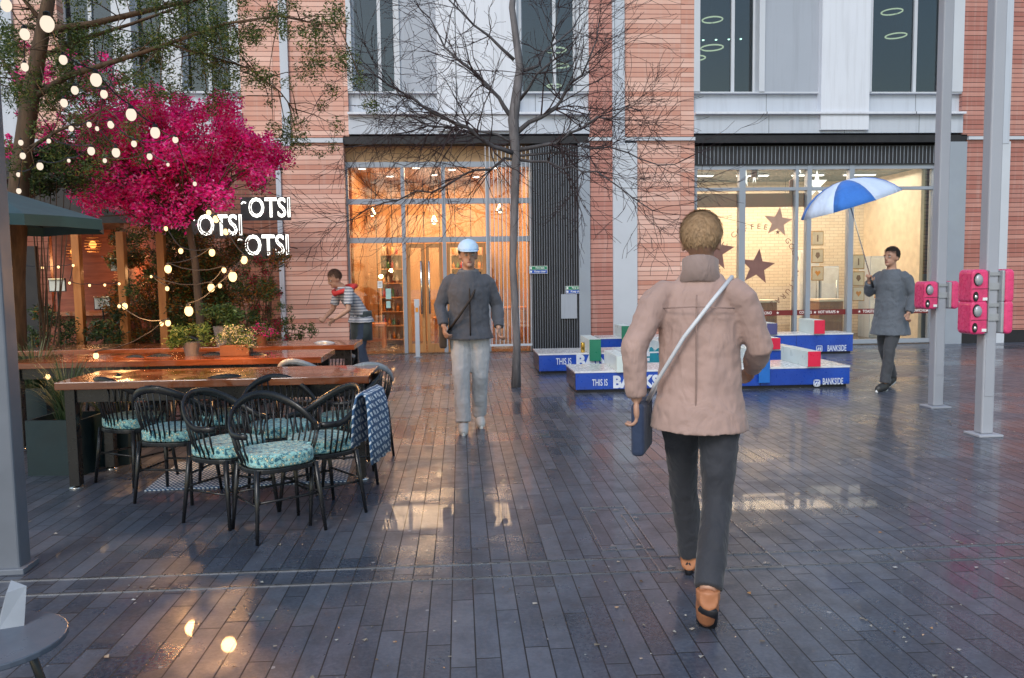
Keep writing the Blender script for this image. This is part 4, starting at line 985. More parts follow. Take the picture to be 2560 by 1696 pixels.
# OTSI neon signs
M['neon'] = emit('white neon', (1.0, .96, .88), 3.2)
def neon(px, py, wpx, Y, lab):
    c = hitY(px, py, Y); e = empty('neon_sign', c, 0, lab, 'sign', 'white neon signs beside the brick pier')
    W_ = wpx * Y / F
    for nm, o_, bd in (('outer_tube', .0, .0065), ('inner_tube', -.024, .0045)):
        t_ = text_mesh(nm, 'OTSI', W_ * .56, M['neon'], e, (0, 0, 0), outline=bd, off=o_)
        t_.scale = (W_ * .84 / max(t_.dimensions.x, .01), 1, 1); t_.location = (W_ * .1, 0, 0)
    B('backing', M['dark'], e, -W_*.5, W_*.52, .03, .045, -W_*.24, W_*.24)
    m_ = MB(); m_.tube([(-W_*.47, 0, W_*.10), (-W_*.43, 0, W_*.14), (-W_*.38, 0, W_*.12)], .012, 6); m_.build('accent_tube', M['neon'], e)
    f_ = MB(); f_.tube([(-W_*.4, .04, 0), (-W_*.4, YF - Y - .0, 0)], .01, 6); f_.tube([(W_*.4, .04, 0), (W_*.4, YF - Y, 0)], .01, 6); f_.build('bracket', M['dark'], e)
neon(537, 566, 125, 13.6, 'white neon OTSI sign, leftmost, beside the magenta tree')
neon(655, 616, 125, 13.8, 'white neon OTSI sign, lowest of the three')
neon(662, 522, 118, 14.2, 'white neon OTSI sign, highest of the three')

# ================================================================ PLANTS
def leaf_cloud(mb, centers, n, size, rr, flat=.6):
    """n small folded leaves spread round the given (centre, radius) clumps"""
    wts = [r**2 for c, r in centers]; tot = sum(wts)
    for (c, r), w_ in zip(centers, wts):
        for _ in range(int(n * w_ / tot)):
            d = Vector((rr.gauss(0, 1), rr.gauss(0, 1), rr.gauss(0, 1))); d.normalize()
            p = c + d * r * rr.random()**.45 * (1 if rr.random() < .85 else 1.35); p.z -= 0
            u = Vector((rr.gauss(0, 1), rr.gauss(0, 1), rr.gauss(0, .7))).normalized(); v = u.cross(Vector((rr.gauss(0, 1), rr.gauss(0, 1), rr.gauss(0, 1)))).normalized()
            s_ = size * rr.uniform(.6, 1.25); w2 = s_ * flat
            mb.add([p - u*s_, p + v*w2*.5, p + u*s_, p - v*w2*.5], [(0, 1, 2, 3)])
def branch(mb, p, d, L, r, depth, rr, tips, spread=.6, up=.1, n=5, kids=(2, 4), wob=.12, minr=.0022):
    pts = [p.copy()]; rad = [r]; q = p.copy(); dd = d.normalized(); r1 = max(minr, r * .55)
    for k in range(n):
        dd = (dd + Vector((rr.gauss(0, wob), rr.gauss(0, wob), rr.gauss(0, wob) + up * .2))).normalized()
        q = q + dd * L / n; pts.append(q.copy()); rad.append(r + (r1 - r) * (k + 1) / n)
    mb.tube(pts, rad, 8 if r > .03 else (5 if r > .008 else 4))
    if depth == 0: tips.append((pts[-1], dd)); tips.append((pts[n//2], dd)); return
    for i in range(rr.randint(*kids)):
        k = rr.randint(max(1, n//3), n); base = pts[k]
        a = Vector((rr.gauss(0, 1), rr.gauss(0, 1), rr.gauss(0, .8))); nd = (dd + a.normalized() * spread * rr.uniform(.6, 1.3)).normalized()
        branch(mb, base, nd, L * rr.uniform(.55, .8), max(minr, rad[k] * rr.uniform(.5, .7)), depth - 1, rr, tips, spread, up, n, kids, wob, minr)
    branch(mb, pts[-1], dd, L * .7, max(minr, r1 * .95), depth - 1, rr, tips, spread, up, n, kids, wob, minr)
def barkm(name, c, s=1.0):
    t = NT(name); nz = t.noise(t.mapping(t.obj(), (16, 16, 3)), s, 6, .65)
    t.bsdf(t.ramp(nz, [(.3, tuple(x*.5 for x in c)), (.7, tuple(x*1.4 for x in c))]), .85, 0, t.bump(nz, .6, .01)); return t.m
M['bark'] = barkm('dark wet bark', (.07, .068, .075)); M['bark_grey'] = barkm('grey wet bark', (.15, .145, .155)); M['bark_brown'] = barkm('brown bark', (.10, .06, .035)); M['twig'] = barkm('purple brown twigs', (.035, .020, .022))
# bare tree in front of the entrance
b_ = hitZ(1290, 968); Yt = b_.y
e = empty('bare_tree', (b_.x, b_.y, 0), 0, 'leafless dark tree standing in front of the louvre and entrance', 'tree')
rr = random.Random(21); mb = MB()
fork = hitY(1290, 395, Yt) - b_; pts = [Vector((0, 0, 0)), Vector((.02, 0, .6)), Vector((-.02, 0, 1.6)), fork, hitY(1283, 300, Yt) - b_, hitY(1300, 170, Yt) - b_, hitY(1280, 20, Yt) - b_, hitY(1300, -200, Yt) - b_]
mb.tube(pts, [.065, .048, .046, .056, .070, .050, .040, .03], 12); mb.build('trunk', M['bark_grey'], e, smooth=True)
limbs = [((1288, 385), [(1200, 340), (1100, 295), (990, 225), (900, 160)], .034), ((1280, 380), [(1190, 345), (1090, 325), (1000, 270)], .022), ((1300, 375), [(1390, 350), (1500, 300), (1600, 270)], .030),
         ((1295, 330), [(1380, 280), (1450, 190), (1500, 60)], .035), ((1290, 400), [(1200, 430), (1080, 480), (960, 500), (840, 560)], .020), ((1300, 400), [(1400, 410), (1500, 440), (1620, 520)], .020),
         ((1283, 300), [(1210, 210), (1120, 120), (1040, 20)], .032), ((1300, 180), [(1400, 110), (1480, 20)], .024), ((1300, 250), [(1370, 150), (1390, 20)], .022), ((1285, 360), [(1160, 320), (1020, 330), (880, 375)], .018),
         ((1300, 390), [(1440, 370), (1560, 380), (1680, 420)], .018), ((1285, 150), [(1180, 60), (1100, -40)], .024)]
mb = MB(); tw = MB(); tips = []
for (s0, chain, r) in limbs:
    dy = rr.uniform(-1.1, .7); P = [hitY(s0[0], s0[1], Yt)] 
    for k, (px, py) in enumerate(chain): P.append(hitY(px, py, Yt + dy * (k + 1) / len(chain)))
    P = [p - b_ for p in P]; fine = [P[0]]
    for i in range(len(P) - 1):
        for u in (.33, .66, 1): fine.append(P[i].lerp(P[i+1], u) + Vector((rr.gauss(0, .03), rr.gauss(0, .03), rr.gauss(0, .03))))
    rad = [r + (.006 - r) * (k / (len(fine) - 1))**.8 for k in range(len(fine))]; mb.tube(fine, rad, 7)
    for k in range(2, len(fine)):
        for _ in range(3):
            d = (fine[k] - fine[k-1]).normalized(); nd = (d + Vector((rr.gauss(0, .7), rr.gauss(0, .6), rr.gauss(-.1, .7)))).normalized()
            branch(tw, fine[k], nd, rr.uniform(.34, .68), max(.0042, rad[k]*.45), 2, rr, tips, .75, .0, 4, (1, 3), .16, .0022)
mb.build('limbs', M['bark'], e, smooth=True); tw.build('twigs', M['twig'], e, fix=False)
# flowering magenta tree
b_ = hitZ(505, 985); Yt = b_.y
e = empty('flowering_tree', (b_.x, b_.y, 0), 0, 'magenta flowering tree rising behind the terrace tables', 'tree')
rr = random.Random(5); mb = MB(); loc = lambda px, py, dy=0: hitY(px, py, Yt + dy) - b_
mb.tube([Vector((0, 0, 0)), loc(500, 800), loc(488, 660), loc(470, 560)], [.06, .05, .045, .04], 9)
centers = []
for i in range(170):
    a = rr.uniform(0, 2*PI); q = rr.random()**.55; px = 415 + 275*q*math.cos(a); py = 395 + 165*q*math.sin(a); dy = rr.gauss(0, .38)
    if (px > 600 and py < 230) or (px > 480 and py > 500): continue
    centers.append((loc(px, py, dy), rr.uniform(.07, .20)))
for i in range(50): # denser core
    centers.append((loc(rr.gauss(450, 95), min(490, rr.gauss(400, 65)), rr.gauss(0, .3)), rr.uniform(.12, .22)))
for i in range(70): # left shoulder
    centers.append((loc(rr.gauss(250, 80), rr.gauss(345, 70), rr.gauss(0, .35)), rr.uniform(.06, .15)))
for i in range(56): # loose sprays up and left
    centers.append((loc(rr.uniform(20, 330), rr.uniform(110, 400), rr.gauss(0, .4)), rr.uniform(.04, .10)))
for i in range(18): centers.append((loc(rr.uniform(600, 705), rr.uniform(330, 460), rr.gauss(0, .2)), rr.uniform(.05, .12)))
root = loc(470, 560); bm_ = MB()
for c, r in centers:
    if rr.random() < .6:
        mid = root.lerp(c, .5) + Vector((rr.gauss(0, .1), rr.gauss(0, .1), rr.gauss(.05, .1))); mb.tube([root.lerp(c, rr.uniform(0, .2)), mid, c], [.018, .009, .003], 5)
mb.build('trunk', M['bark_brown'], e, smooth=True)
M['bloom'] = leafmat('magenta blossom', [(0, (.72, .01, .18)), (.3, (.93, .012, .27)), (.7, (.97, .03, .38)), (1, (.98, .36, .66))], .6, .35, .0)
fl = MB(); leaf_cloud(fl, centers, 54000, .027, rr, .9); fl.build('blossom', M['bloom'], e, fix=False)
M['leaf_dark'] = leafmat('dark leaves', [(0, (.014, .030, .012)), (.5, (.03, .06, .022)), (.85, (.06, .10, .035)), (1, (.13, .15, .05))], .4, .2)
gl_ = MB(); leaf_cloud(gl_, [(c + Vector((0, .1, -.04)), r*1.1) for c, r in centers[::3]], 6000, .028, rr, .6); gl_.build('leaves', M['leaf_dark'], e, fix=False)
# amber and green climber below the blossom
def shrub(name, base, cl, lab, cat, stops_mats, seed, grp=None, stem=True):
    rr = random.Random(seed); e = empty(name, base, 0, lab, cat, grp)
    if stem:
        s_ = MB()
        for c, r in cl[::2]: s_.tube([Vector((rr.gauss(0, .05), rr.gauss(0, .05), 0)), (c - base)*.5 + Vector((rr.gauss(0, .06), 0, 0)), c - base], [.012, .008, .003], 5)
        s_.build('stems', M['bark_brown'], e)
    for part, m, n, size, fr in stops_mats:
        mb = MB(); sub = [(c - base, r) for c, r in cl if rr.random() < fr] or [(cl[0][0] - base, cl[0][1])]; leaf_cloud(mb, sub, n, size, rr); mb.build(part, M[m], e, fix=False)
    return e
M['leaf_amber'] = leafmat('amber leaves', [(0, (.16, .04, .01)), (.4, (.30, .09, .015)), (.8, (.42, .17, .03)), (1, (.25, .22, .04))], .45, .4)
M['leaf_green'] = leafmat('fresh leaves', [(0, (.05, .11, .03)), (.5, (.09, .17, .05)), (.9, (.18, .25, .07)), (1, (.34, .32, .09))], .45, .4)
base = hitZ(545, 960); Yc = base.y; rr = random.Random(9)
cl = [(px_, py_) for px_, py_ in ((rr.gauss(505, 75), rr.uniform(520, 860)) for _ in range(210)) if not (px_ > 465 and py_ < 605)]
cl = [(hitY(px_, py_, Yc - .15 + rr.gauss(0, .25)), rr.uniform(.08, .19)) for px_, py_ in cl]
shrub('climbing_shrub', base, cl, 'dense dark climber with amber leaves under the magenta blossom', 'shrub', [('leaves', 'leaf_dark', 20000, .027, 1), ('amber_leaves', 'leaf_amber', 15000, .027, .6), ('young_leaves', 'leaf_green', 14000, .026, .35)], 9)
base = hitZ(395, 960); cl = [(hitY(rr.uniform(290, 450), rr.uniform(590, 850), base.y + rr.gauss(0, .3)), rr.uniform(.07, .16)) for _ in range(70)]
shrub('bar_shrub', base, cl, 'amber tinted shrub in front of the bar posts', 'shrub', [('leaves', 'leaf_dark', 9000, .027, 1), ('amber_leaves', 'leaf_amber', 6500, .026, .6)], 10)
base = hitZ(110, 980); cl = [(hitY(rr.uniform(20, 300), rr.uniform(770, 900), base.y + rr.gauss(0, .3)), rr.uniform(.07, .15)) for _ in range(36)]
shrub('leafy_hedge', base, cl, 'low mixed leafy hedge along the front of the hut', 'hedge', [('leaves', 'leaf_dark', 5200, .03, 1), ('young_leaves', 'leaf_green', 1100, .03, .4), ('amber_leaves', 'leaf_amber', 500, .03, .3)], 12)
base = hitZ(120, 960, 0); base.y = 9.0; base = atXY(120, 9.6, 0); cl = [(hitY(rr.uniform(50, 210), rr.uniform(370, 480), 9.6 + rr.gauss(0, .2)), rr.uniform(.1, .18)) for _ in range(22)]
shrub('pruned_shrub', base, cl, 'dark green foliage showing above the parasol edge', 'shrub', [('leaves', 'leaf_dark', 4500, .03, 1), ('young_leaves', 'leaf_green', 700, .03, .4)], 13)
# potted plants on the tables
M['terracotta'] = simple('brown planter wood', (.17, .06, .025), .6, 0, .2, 8); M['zinc'] = simple('zinc pot', (.22, .21, .22), .45, .5, .15, 8)
M['flower_white'] = leafmat('cream florets', [(0, (.42, .42, .28)), (.6, (.62, .60, .46)), (1, (.75, .70, .50))], .6, .3)
def potted(px, py, Y, zt, pw, ph, r, lab, potm, mats, seed, box=False):
    c = hitY(px, py, Y); e = empty('potted_plant', (c.x, Y, zt), 0, lab, 'potted plant', 'potted plants on the terrace tables'); rr = random.Random(seed)
    if box: MB().box(-pw, pw, -pw*.6, pw*.6, 0, ph).build('pot', M[potm], e, bevel=.006)
    else: MB().lathe((0, 0, 0), [(pw*.7, 0), (pw, ph), (pw*.92, ph), (pw*.9, ph - .02)], 18).build('pot', M[potm], e, smooth=False)
    cl = [(Vector((rr.uniform(-r, r), rr.uniform(-r*.6, r*.6), ph + rr.uniform(.0, r*.9))), r*.42) for _ in range(12)]
    for part, m, n, s_ in mats: mb = MB(); leaf_cloud(mb, cl, n, s_, rr); mb.build(part, M[m], e, fix=False)
YT2 = hitZ(803, 893, .76).y + .3
potted(592, 880, YT2, .76, .13, .10, .15, 'cream flowered plant in a brown box on the middle table', 'terracotta', [('leaves', 'leaf_green', 500, .02), ('florets', 'flower_white', 900, .012)], 31, True)
potted(478, 850, YT2 + .1, .76, .08, .12, .15, 'yellow green leafy plant on the middle table', 'zinc', [('leaves', 'leaf_green', 1000, .022)], 32)
YT3 = hitZ(886, 862, .76).y + .3
potted(560, 835, YT3, .76, .11, .20, .19, 'bushy green plant in a zinc pot on the rear table', 'zinc', [('leaves', 'leaf_green', 900, .025), ('dark_leaves', 'leaf_dark', 700, .025)], 33)
potted(655, 850, YT3, .76, .07, .09, .12, 'small plant with red flowers on the rear table', 'terracotta', [('leaves', 'leaf_green', 350, .02), ('red_flowers', 'bloom', 260, .018)], 34)
M['red_bloom'] = leafmat('red blossom', [(0, (.45, .01, .03)), (.6, (.66, .02, .10)), (1, (.8, .10, .16))], .5, .3)
base = hitZ(665, 945); cl = [(hitY(rr.gauss(650, 38), rr.uniform(640, 890), base.y + rr.gauss(0, .12)), rr.uniform(.04, .10)) for _ in range(48)]
shrub('flowering_climber', base, cl, 'slim red flowering climber against the brick pier', 'shrub', [('leaves', 'leaf_green', 3400, .024, 1), ('red_blossom', 'red_bloom', 2600, .022, .7)], 15)
base = hitZ(725, 930); cl = [(hitY(rr.uniform(670, 790), rr.uniform(755, 850), base.y + rr.gauss(0, .1)), rr.uniform(.05, .10)) for _ in range(14)]
shrub('pale_shrub', base, cl, 'sparse pale green shrub at the foot of the brick pier', 'shrub', [('leaves', 'leaf_green', 1300, .024, 1)], 16)
# big green tree at the upper left
b_ = atXY(40, 9.2, 0); e = empty('green_tree', b_, 0, 'tall loose green tree overhanging the upper left', 'tree'); rr = random.Random(44)
loc = lambda px, py, dy=0: hitY(px, py, b_.y + dy) - b_
tr = MB(); tr.tube([Vector((0, 0, 0)), loc(35, 700), loc(48, 450), loc(75, 250), loc(110, 60), loc(150, -150)], [.13, .11, .10, .09, .07, .05], 12); tr.build('trunk', M['bark_brown'], e, smooth=True)
lb = MB(); cents = []
for s0, chain, r in [((75, 250), [(170, 190), (300, 150), (420, 110), (560, 60), (700, 40)], .04), ((100, 80), [(230, 60), (400, 20), (600, -30), (820, -20)], .045), ((90, 150), [(200, 100), (330, 60), (470, 10), (640, -60)], .03),
                     ((60, 380), [(140, 330), (210, 300), (280, 260)], .025), ((75, 250), [(30, 180), (-20, 120)], .03), ((110, 60), [(60, 0), (0, -60)], .03), ((420, 110), [(520, 140), (620, 170), (700, 230), (745, 290)], .015), ((700, 40), [(790, 60), (880, 60)], .012)]:
    dy = rr.uniform(-.9, .7); P = [loc(*s0)] + [loc(px, py, dy*(k+1)/len(chain)) for k, (px, py) in enumerate(chain)]
    lb.tube(P, [r*(1 - .75*k/(len(P)-1)) for k in range(len(P))], 8)
    for i in range(len(P) - 1):
        for _ in range(7):
            u = rr.random(); p = P[i].lerp(P[i+1], u); q = p + Vector((rr.gauss(0, .28), rr.gauss(0, .32), rr.gauss(-.10, .25)))
            lb.tube([p, p.lerp(q, .5) + Vector((0, 0, .03)), q], [.008, .005, .002], 4); cents.append((q, rr.uniform(.08, .19)))
            if rr.random() < .5: q2 = q + Vector((rr.gauss(0, .2), rr.gauss(0, .2), rr.gauss(-.1, .15))); lb.tube([q, q2], [.004, .002], 4); cents.append((q2, rr.uniform(.05, .12)))
lb.build('limbs', M['bark_brown'], e, smooth=True)
M['leaf_tree'] = leafmat('olive leaves', [(0, (.035, .065, .02)), (.4, (.07, .12, .035)), (.8, (.15, .20, .05)), (1, (.30, .28, .07))], .45, .4)
lf = MB(); leaf_cloud(lf, cents, 40000, .023, rr, .6); lf.build('leaves', M['leaf_tree'], e, fix=False)

# ================================================================ FESTOON LIGHTS
M['bulb_white'] = emit('festoon bulb', (1.0, .82, .66), .95); M['bulb_amber'] = emit('amber bulb', (1.0, .62, .26), 2.6)
def festoon(pts, lab, m='bulb_white', grp='festoon lights through the trees', cord=True):
    """pts = (px, py, radius in px, Y)"""
    P = [hitY(px, py, Y) for px, py, r, Y in pts]; base = P[0].copy(); e = empty('festoon_string', base, 0, lab, 'string lights', grp)
    cd = MB(); cable = []
    for i, (p, q) in enumerate(zip(P, pts)):
        r = q[2] * q[3] / F; top = p + Vector((0, 0, r * 1.7)); cable.append(top - base)
        if i < len(P) - 1:
            r2 = pts[i+1][2] * pts[i+1][3] / F; nx = P[i+1] + Vector((0, 0, r2 * 1.7))
            cable += [top.lerp(nx, u) - base - Vector((0, 0, .10 * (P[i+1] - p).length * 4*u*(1-u))) for u in (.25, .5, .75)]
        b = MB().ell(p - base, (r*.9, r*.9, r*1.15), 14, 10).build('bulb', M[m], e, smooth=True)
        MB().lathe(p - base + Vector((0, 0, r*.95)), [(r*.5, 0), (r*.5, r*.55), (r*.2, r*.75)], 8).build('socket', M['dark'], b)
    cd.tube(cable, .005, 5).build('cable', M['dark'], e); return e
festoon([(16, 14, 13, 5.6), (62, 86, 12, 6.0), (62, 168, 9, 6.4), (178, 322, 6, 7.0), (223, 312, 6, 7.2), (277, 312, 8, 7.3), (335, 360, 7, 7.2), (438, 350, 7, 7.0)], 'festoon string dropping from the top left corner into the blossom')
festoon([(118, 60, 17, 5.2), (158, 150, 10, 5.6), (240, 200, 14, 5.7), (328, 287, 13, 5.9), (388, 332, 12, 6.0), (440, 350, 6, 6.3), (487, 460, 5, 6.8)], 'festoon string with the largest bulbs running down through the blossom')
festoon([(187, 226, 9, 6.0), (260, 236, 9, 6.2), (243, 322, 5, 6.6), (290, 382, 10, 6.6), (262, 402, 5, 6.8), (374, 392, 7, 7.0), (420, 412, 4, 7.0)], 'short festoon string in the middle of the blossom')
festoon([(160, 258, 9, 6.2), (122, 353, 5, 6.6), (228, 378, 9, 6.6), (172, 402, 4, 6.8), (100, 416, 8, 6.9), (46, 437, 5, 7.1)], 'festoon string swinging left above the parasol')
festoon([(52, 357, 6, 6.6), (57, 390, 7, 6.7), (47, 478, 6, 7.0)], 'short festoon drop beside the grey post')
festoon([(522, 532, 6, 7.3), (540, 548, 8, 7.3), (565, 580, 7, 7.2), (610, 650, 9, 7.1), (582, 692, 11, 7.0), (550, 715, 5, 7.0), (472, 778, 11, 6.9)], 'amber festoon string hanging down through the climber', 'bulb_amber')
festoon([(415, 572, 5, 7.4), (452, 628, 6, 7.4), (530, 632, 8, 7.3), (420, 673, 9, 7.3), (560, 676, 6, 7.2), (528, 720, 9, 7.2), (378, 692, 3, 7.3), (418, 722, 5, 7.3)], 'amber festoon string in the heart of the climber', 'bulb_amber')
festoon([(312, 766, 7, 7.6), (298, 766, 4, 7.6), (404, 810, 5, 7.3), (420, 808, 7, 7.3), (240, 890, 7, 6.9)], 'amber festoon string low along the bar', 'bulb_amber')
festoon([(120, 942, 6, 6.4), (236, 980, 8, 6.2), (297, 952, 11, 5.9)], 'amber festoon string looped over the planters', 'bulb_amber')
festoon([(52, 664, 3, 10.8), (106, 670, 3, 10.8), (146, 668, 3, 10.8), (183, 664, 3, 10.8), (174, 708, 3, 10.8), (224, 714, 3, 10.8), (262, 713, 3, 10.8), (298, 710, 3, 10.8)], 'string of tiny warm bulbs across the hut front', 'bulb_amber')
for px, py, Y in ((530, 640, 6.7), (440, 690, 6.7), (560, 760, 6.9), (300, 775, 7.3)):
    c = hitY(px, py, Y); d = bpy.data.lights.new('amber_glow', 'POINT'); d.energy = 22; d.color = (1, .5, .18); d.shadow_soft_size = .06
    o = bpy.data.objects.new('amber_glow', d); COL.objects.link(o); o.location = c
# ================================================================ PEOPLE
M['skin'] = simple('skin', (.48, .27, .19), .5, 0, .08, 12)
M['eye_white'] = simple('eye white', (.6, .6, .58), .3); M['iris'] = simple('iris', (.03, .02, .015), .3); M['lip'] = simple('lips', (.36, .12, .10), .5)
def cloth(name, col, var=.15, sc_=10, rough=.8):
    t = NT(name); v = t.obj(); nz = t.noise(v, 3, 3); lo = tuple(c*(1-var) for c in col); hi = tuple(c*(1+var) for c in col)
    wr = t.noise(t.mapping(v, (1.0, 1.0, .55)), 9, 3, .5, dist=1.2)
    t.bsdf(t.ramp(nz, [(.3, lo), (.7, hi)]), rough, 0, t.bump(wr, .55, .03), sheen=.15); return t.m
def fuse(name, mb, m, parent, vox=.008, smooth=3, wrinkle=0.0):
    o = mb.build(name, m, None, fix=True); r = o.modifiers.new('r', 'REMESH'); r.mode = 'VOXEL'; r.voxel_size = vox; r.use_smooth_shade = True
    s = o.modifiers.new('s', 'SMOOTH'); s.factor = .5; s.iterations = smooth
    if wrinkle:
        for nm_, sz, st, ty in (('folds', .10, wrinkle, 'CLOUDS'), ('creases', .035, wrinkle*.35, 'CLOUDS')):
            tx = bpy.data.textures.new(nm_, ty); tx.noise_scale = sz; tx.noise_depth = 2
            dm = o.modifiers.new(nm_, 'DISPLACE'); dm.texture = tx; dm.strength = st; dm.mid_level = .5; dm.texture_coords = 'LOCAL'
        s2 = o.modifiers.new('s2', 'SMOOTH'); s2.factor = .4; s2.iterations = 1
    baked(o, 0); o.data.materials.clear(); o.data.materials.append(m); o.data.polygons.foreach_set('use_smooth', [True]*len(o.data.polygons)); o.parent = parent; return o
def V(*a): return Vector(a)
def hand(mb, w, d, side, curl=.5, s=1.0):
    """palm and five fingers from wrist w along direction d; side = thumb direction"""
    d = d.normalized(); t = (side - d*side.dot(d)).normalized(); n = d.cross(t)
    rot = Matrix((t, d, n)).transposed()
    mb.ell(w + d*.045*s, (.040*s, .052*s, .017*s), 14, 10, rot)
    for k, (off, L) in enumerate(((.029, .070), (.010, .080), (-.010, .074), (-.028, .058))):
        p = w + d*.082*s + t*off*s; pts = [p]; dd = d.copy(); a = R(18 + 42*curl)
        for q in (.42, .32, .26):
            dd = (Matrix.Rotation(a, 3, t) @ dd); pts.append(pts[-1] + dd*L*q*s)
        mb.tube(pts, [.0092*s, .0088*s, .0082*s, .006*s], 8)
    p = w + d*.02*s + t*.03*s; mb.tube([p, p + (t*.7 + d*.6).normalized()*.035*s, p + (t*.45 + d*.9).normalized()*.065*s], [.012*s, .0105*s, .0075*s], 8)
def make_person(name, base, rz, H, J, lab, cloths, hair=None, face=True, grp=None, hand_curl=.5):
    """J: joints for a 1.75 m figure facing -y. cloths: dict of garments"""
    e = empty(name, base, R(rz), lab, 'person', grp); k = H / 1.75; e.scale = (k, k, k)
    j = {n: Vector(p) for n, p in J.items()}; mb = MB()
    pel, chest, neck, head = j['pelvis'], j['chest'], j['neck'], j['head']
    def torso(m_, g=0.0, lo=0.0):
        secs = [(pel + V(0, 0, -.07 - lo), .150 + .8*g + (.03 if g else 0), .118 + .8*g + (.035 if g else 0)), (pel, .165, .12), (pel.lerp(chest, .35), .145 + .5*g, .108), (pel.lerp(chest, .7), .158, .115), (chest, .172, .118), (chest.lerp(neck, .42), .150, .10), (chest.lerp(neck, .72), .095, .078), (chest.lerp(neck, .95), .064, .062)]
        m_.rings([[c + V(math.cos(2*PI*q/20)*(a+g), math.sin(2*PI*q/20)*(b+g), 0) for q in range(20)] for c, a, b in secs])
    torso(mb); mb.tube([chest.lerp(neck, .8), neck, head + V(0, .01, -.07)], [.062, .056, .054], 14)
    hr = Euler(j.get('headrot', (0, 0, 0))).to_matrix()
    hp = lambda x, y, z: head + hr @ V(x, y, z)
    mb.ell(hp(0, .01, .02), (.076, .094, .100), 22, 16, hr); mb.ell(hp(0, -.022, -.05), (.056, .066, .066), 18, 12, hr)
    mb.ell(hp(0, -.075, -.085), (.026, .02, .02), 10, 8, hr)
    mb.tube([hp(0, -.082, .02), hp(0, -.102, -.022), hp(0, -.088, -.034)], [.010, .015, .010], 10)
    for s in (-1, 1): mb.ell(hp(s*.079, .012, -.012), (.010, .022, .032), 10, 8, hr); mb.ell(hp(s*.033, -.072, .022), (.022, .012, .008), 8, 6, hr)
    for s in ('l', 'r'):
        sh, el, wr = j['sh_'+s], j['el_'+s], j['wr_'+s]
        mb.tube([chest.lerp(sh, .5) + V(0, 0, .05), sh, sh.lerp(el, .5), el, el.lerp(wr, .35), wr], [.05, .052, .045, .037, .038, .025], 12)
        fd = (wr - el).normalized(); th = j.get('th_'+s, V(0, -1, 0)); hand(mb, wr, j.get('hd_'+s, fd), th, hand_curl)
        hp_, kn, an = j['hip_'+s], j['kn_'+s], j['an_'+s]
        mb.tube([hp_ + V(0, 0, .05), hp_, hp_.lerp(kn, .5), kn, kn.lerp(an, .35), an], [.09, .088, .072, .054, .054, .036], 12)
        ft = j['toe_'+s]; mb.tube([an, an + (ft - an)*.35 + V(0, 0, -.012), ft], [.036, .036, .024], 10)
    fuse('body', mb, cloths.get('skin', M['skin']), e, .0075, 2)
    if face:
        for s in (-1, 1):
            ey = MB().ell(hp(s*.032, -.079, .008), (.013, .009, .008), 10, 8, hr).build('eye', M['eye_white'], e, smooth=True)
            MB().ell(hp(s*.032, -.087, .008), (.0055, .003, .0055), 8, 6, hr).build('iris', M['iris'], ey, smooth=True)
            MB().tube([hp(s*.016, -.090, .027), hp(s*.034, -.088, .032), hp(s*.052, -.077, .026)], [.003, .004, .002], 6).build('eyebrow', hair or M['iris'], e, smooth=True)
        MB().ell(hp(0, -.083, -.057), (.022, .008, .007), 12, 6, hr).build('mouth', M['lip'], e, smooth=True)
    # trousers
    tr = MB()
    c0 = pel.lerp(chest, .12); secs = [(pel + V(0, 0, -.10), .15, .118), (pel, .176, .132), (c0, .165, .125)]
    tr.rings([[c + V(math.cos(2*PI*q/20)*a, math.sin(2*PI*q/20)*b, 0) for q in range(20)] for c, a, b in secs])
    for s in ('l', 'r'):
        hp_, kn, an = j['hip_'+s], j['kn_'+s], j['an_'+s]; w = cloths.get('leg_w', 1.0)
        tr.tube([hp_ + V(0, 0, .04), hp_ + V(0, 0, -.02), hp_.lerp(kn, .5), kn, kn.lerp(an, .4), kn.lerp(an, .97)], [.098, .104, .088*w, .070*w, .068*w, .064*w], 14)
    fuse('trousers', tr, cloths['trousers'], e, .009, 3, .018)
    tp = MB(); g = cloths.get('bulk', .022); torso(tp, g, cloths.get('long', 0.0)); body_top = tp
    if cloths.get('sleeve'): tp = MB()
    for s in ('l', 'r'):
        sh, el, wr = j['sh_'+s], j['el_'+s], j['wr_'+s]; end = el.lerp(wr, .92)
        if cloths.get('short'): tp.tube([chest.lerp(sh, .4) + V(0, 0, .04), sh, sh.lerp(el, .5), sh.lerp(el, .75)], [.06+g*.3, .058+g*.5, .054+g*.5, .052+g*.5], 12)
        else: tp.tube([chest.lerp(sh, .35) + V(0, 0, .06), sh.lerp(chest, .12) + V(0, 0, .012), sh.lerp(el, .12), sh.lerp(el, .5), el, el.lerp(wr, .4), end], [.05+g*.3, .056+g*.4, .058+g*.5, .052+g*.5, .046+g*.5, .044+g*.5, .036+g*.4], 12)
    if cloths.get('sleeve'):
        yk = chest.lerp(neck, .42); tp.rings([[c + V(math.cos(2*PI*q/20)*(a+g+.006), math.sin(2*PI*q/20)*(b+g+.006), 0) for q in range(20)] for c, a, b in ((chest + V(0, 0, .015), .172, .118), (yk, .150, .10), (chest.lerp(neck, .72), .095, .078), (chest.lerp(neck, .9), .07, .064))])
        fuse('sleeves', tp, cloths['sleeve'], e, .010, 3, .03)
    fuse('jacket' if not cloths.get('short') else 'shirt', body_top, cloths['top'], e, .009, 3, .020)
    if cloths.get('collar'):
        cm = MB(); cc = chest.lerp(neck, .95); cm.tube([cc + V(.075*math.cos(a), .07*math.sin(a), .012*math.sin(a)) for a in [2*PI*q/16 for q in range(17)]], .022, 8); cm.build('collar', cloths['collar'], e, smooth=True)
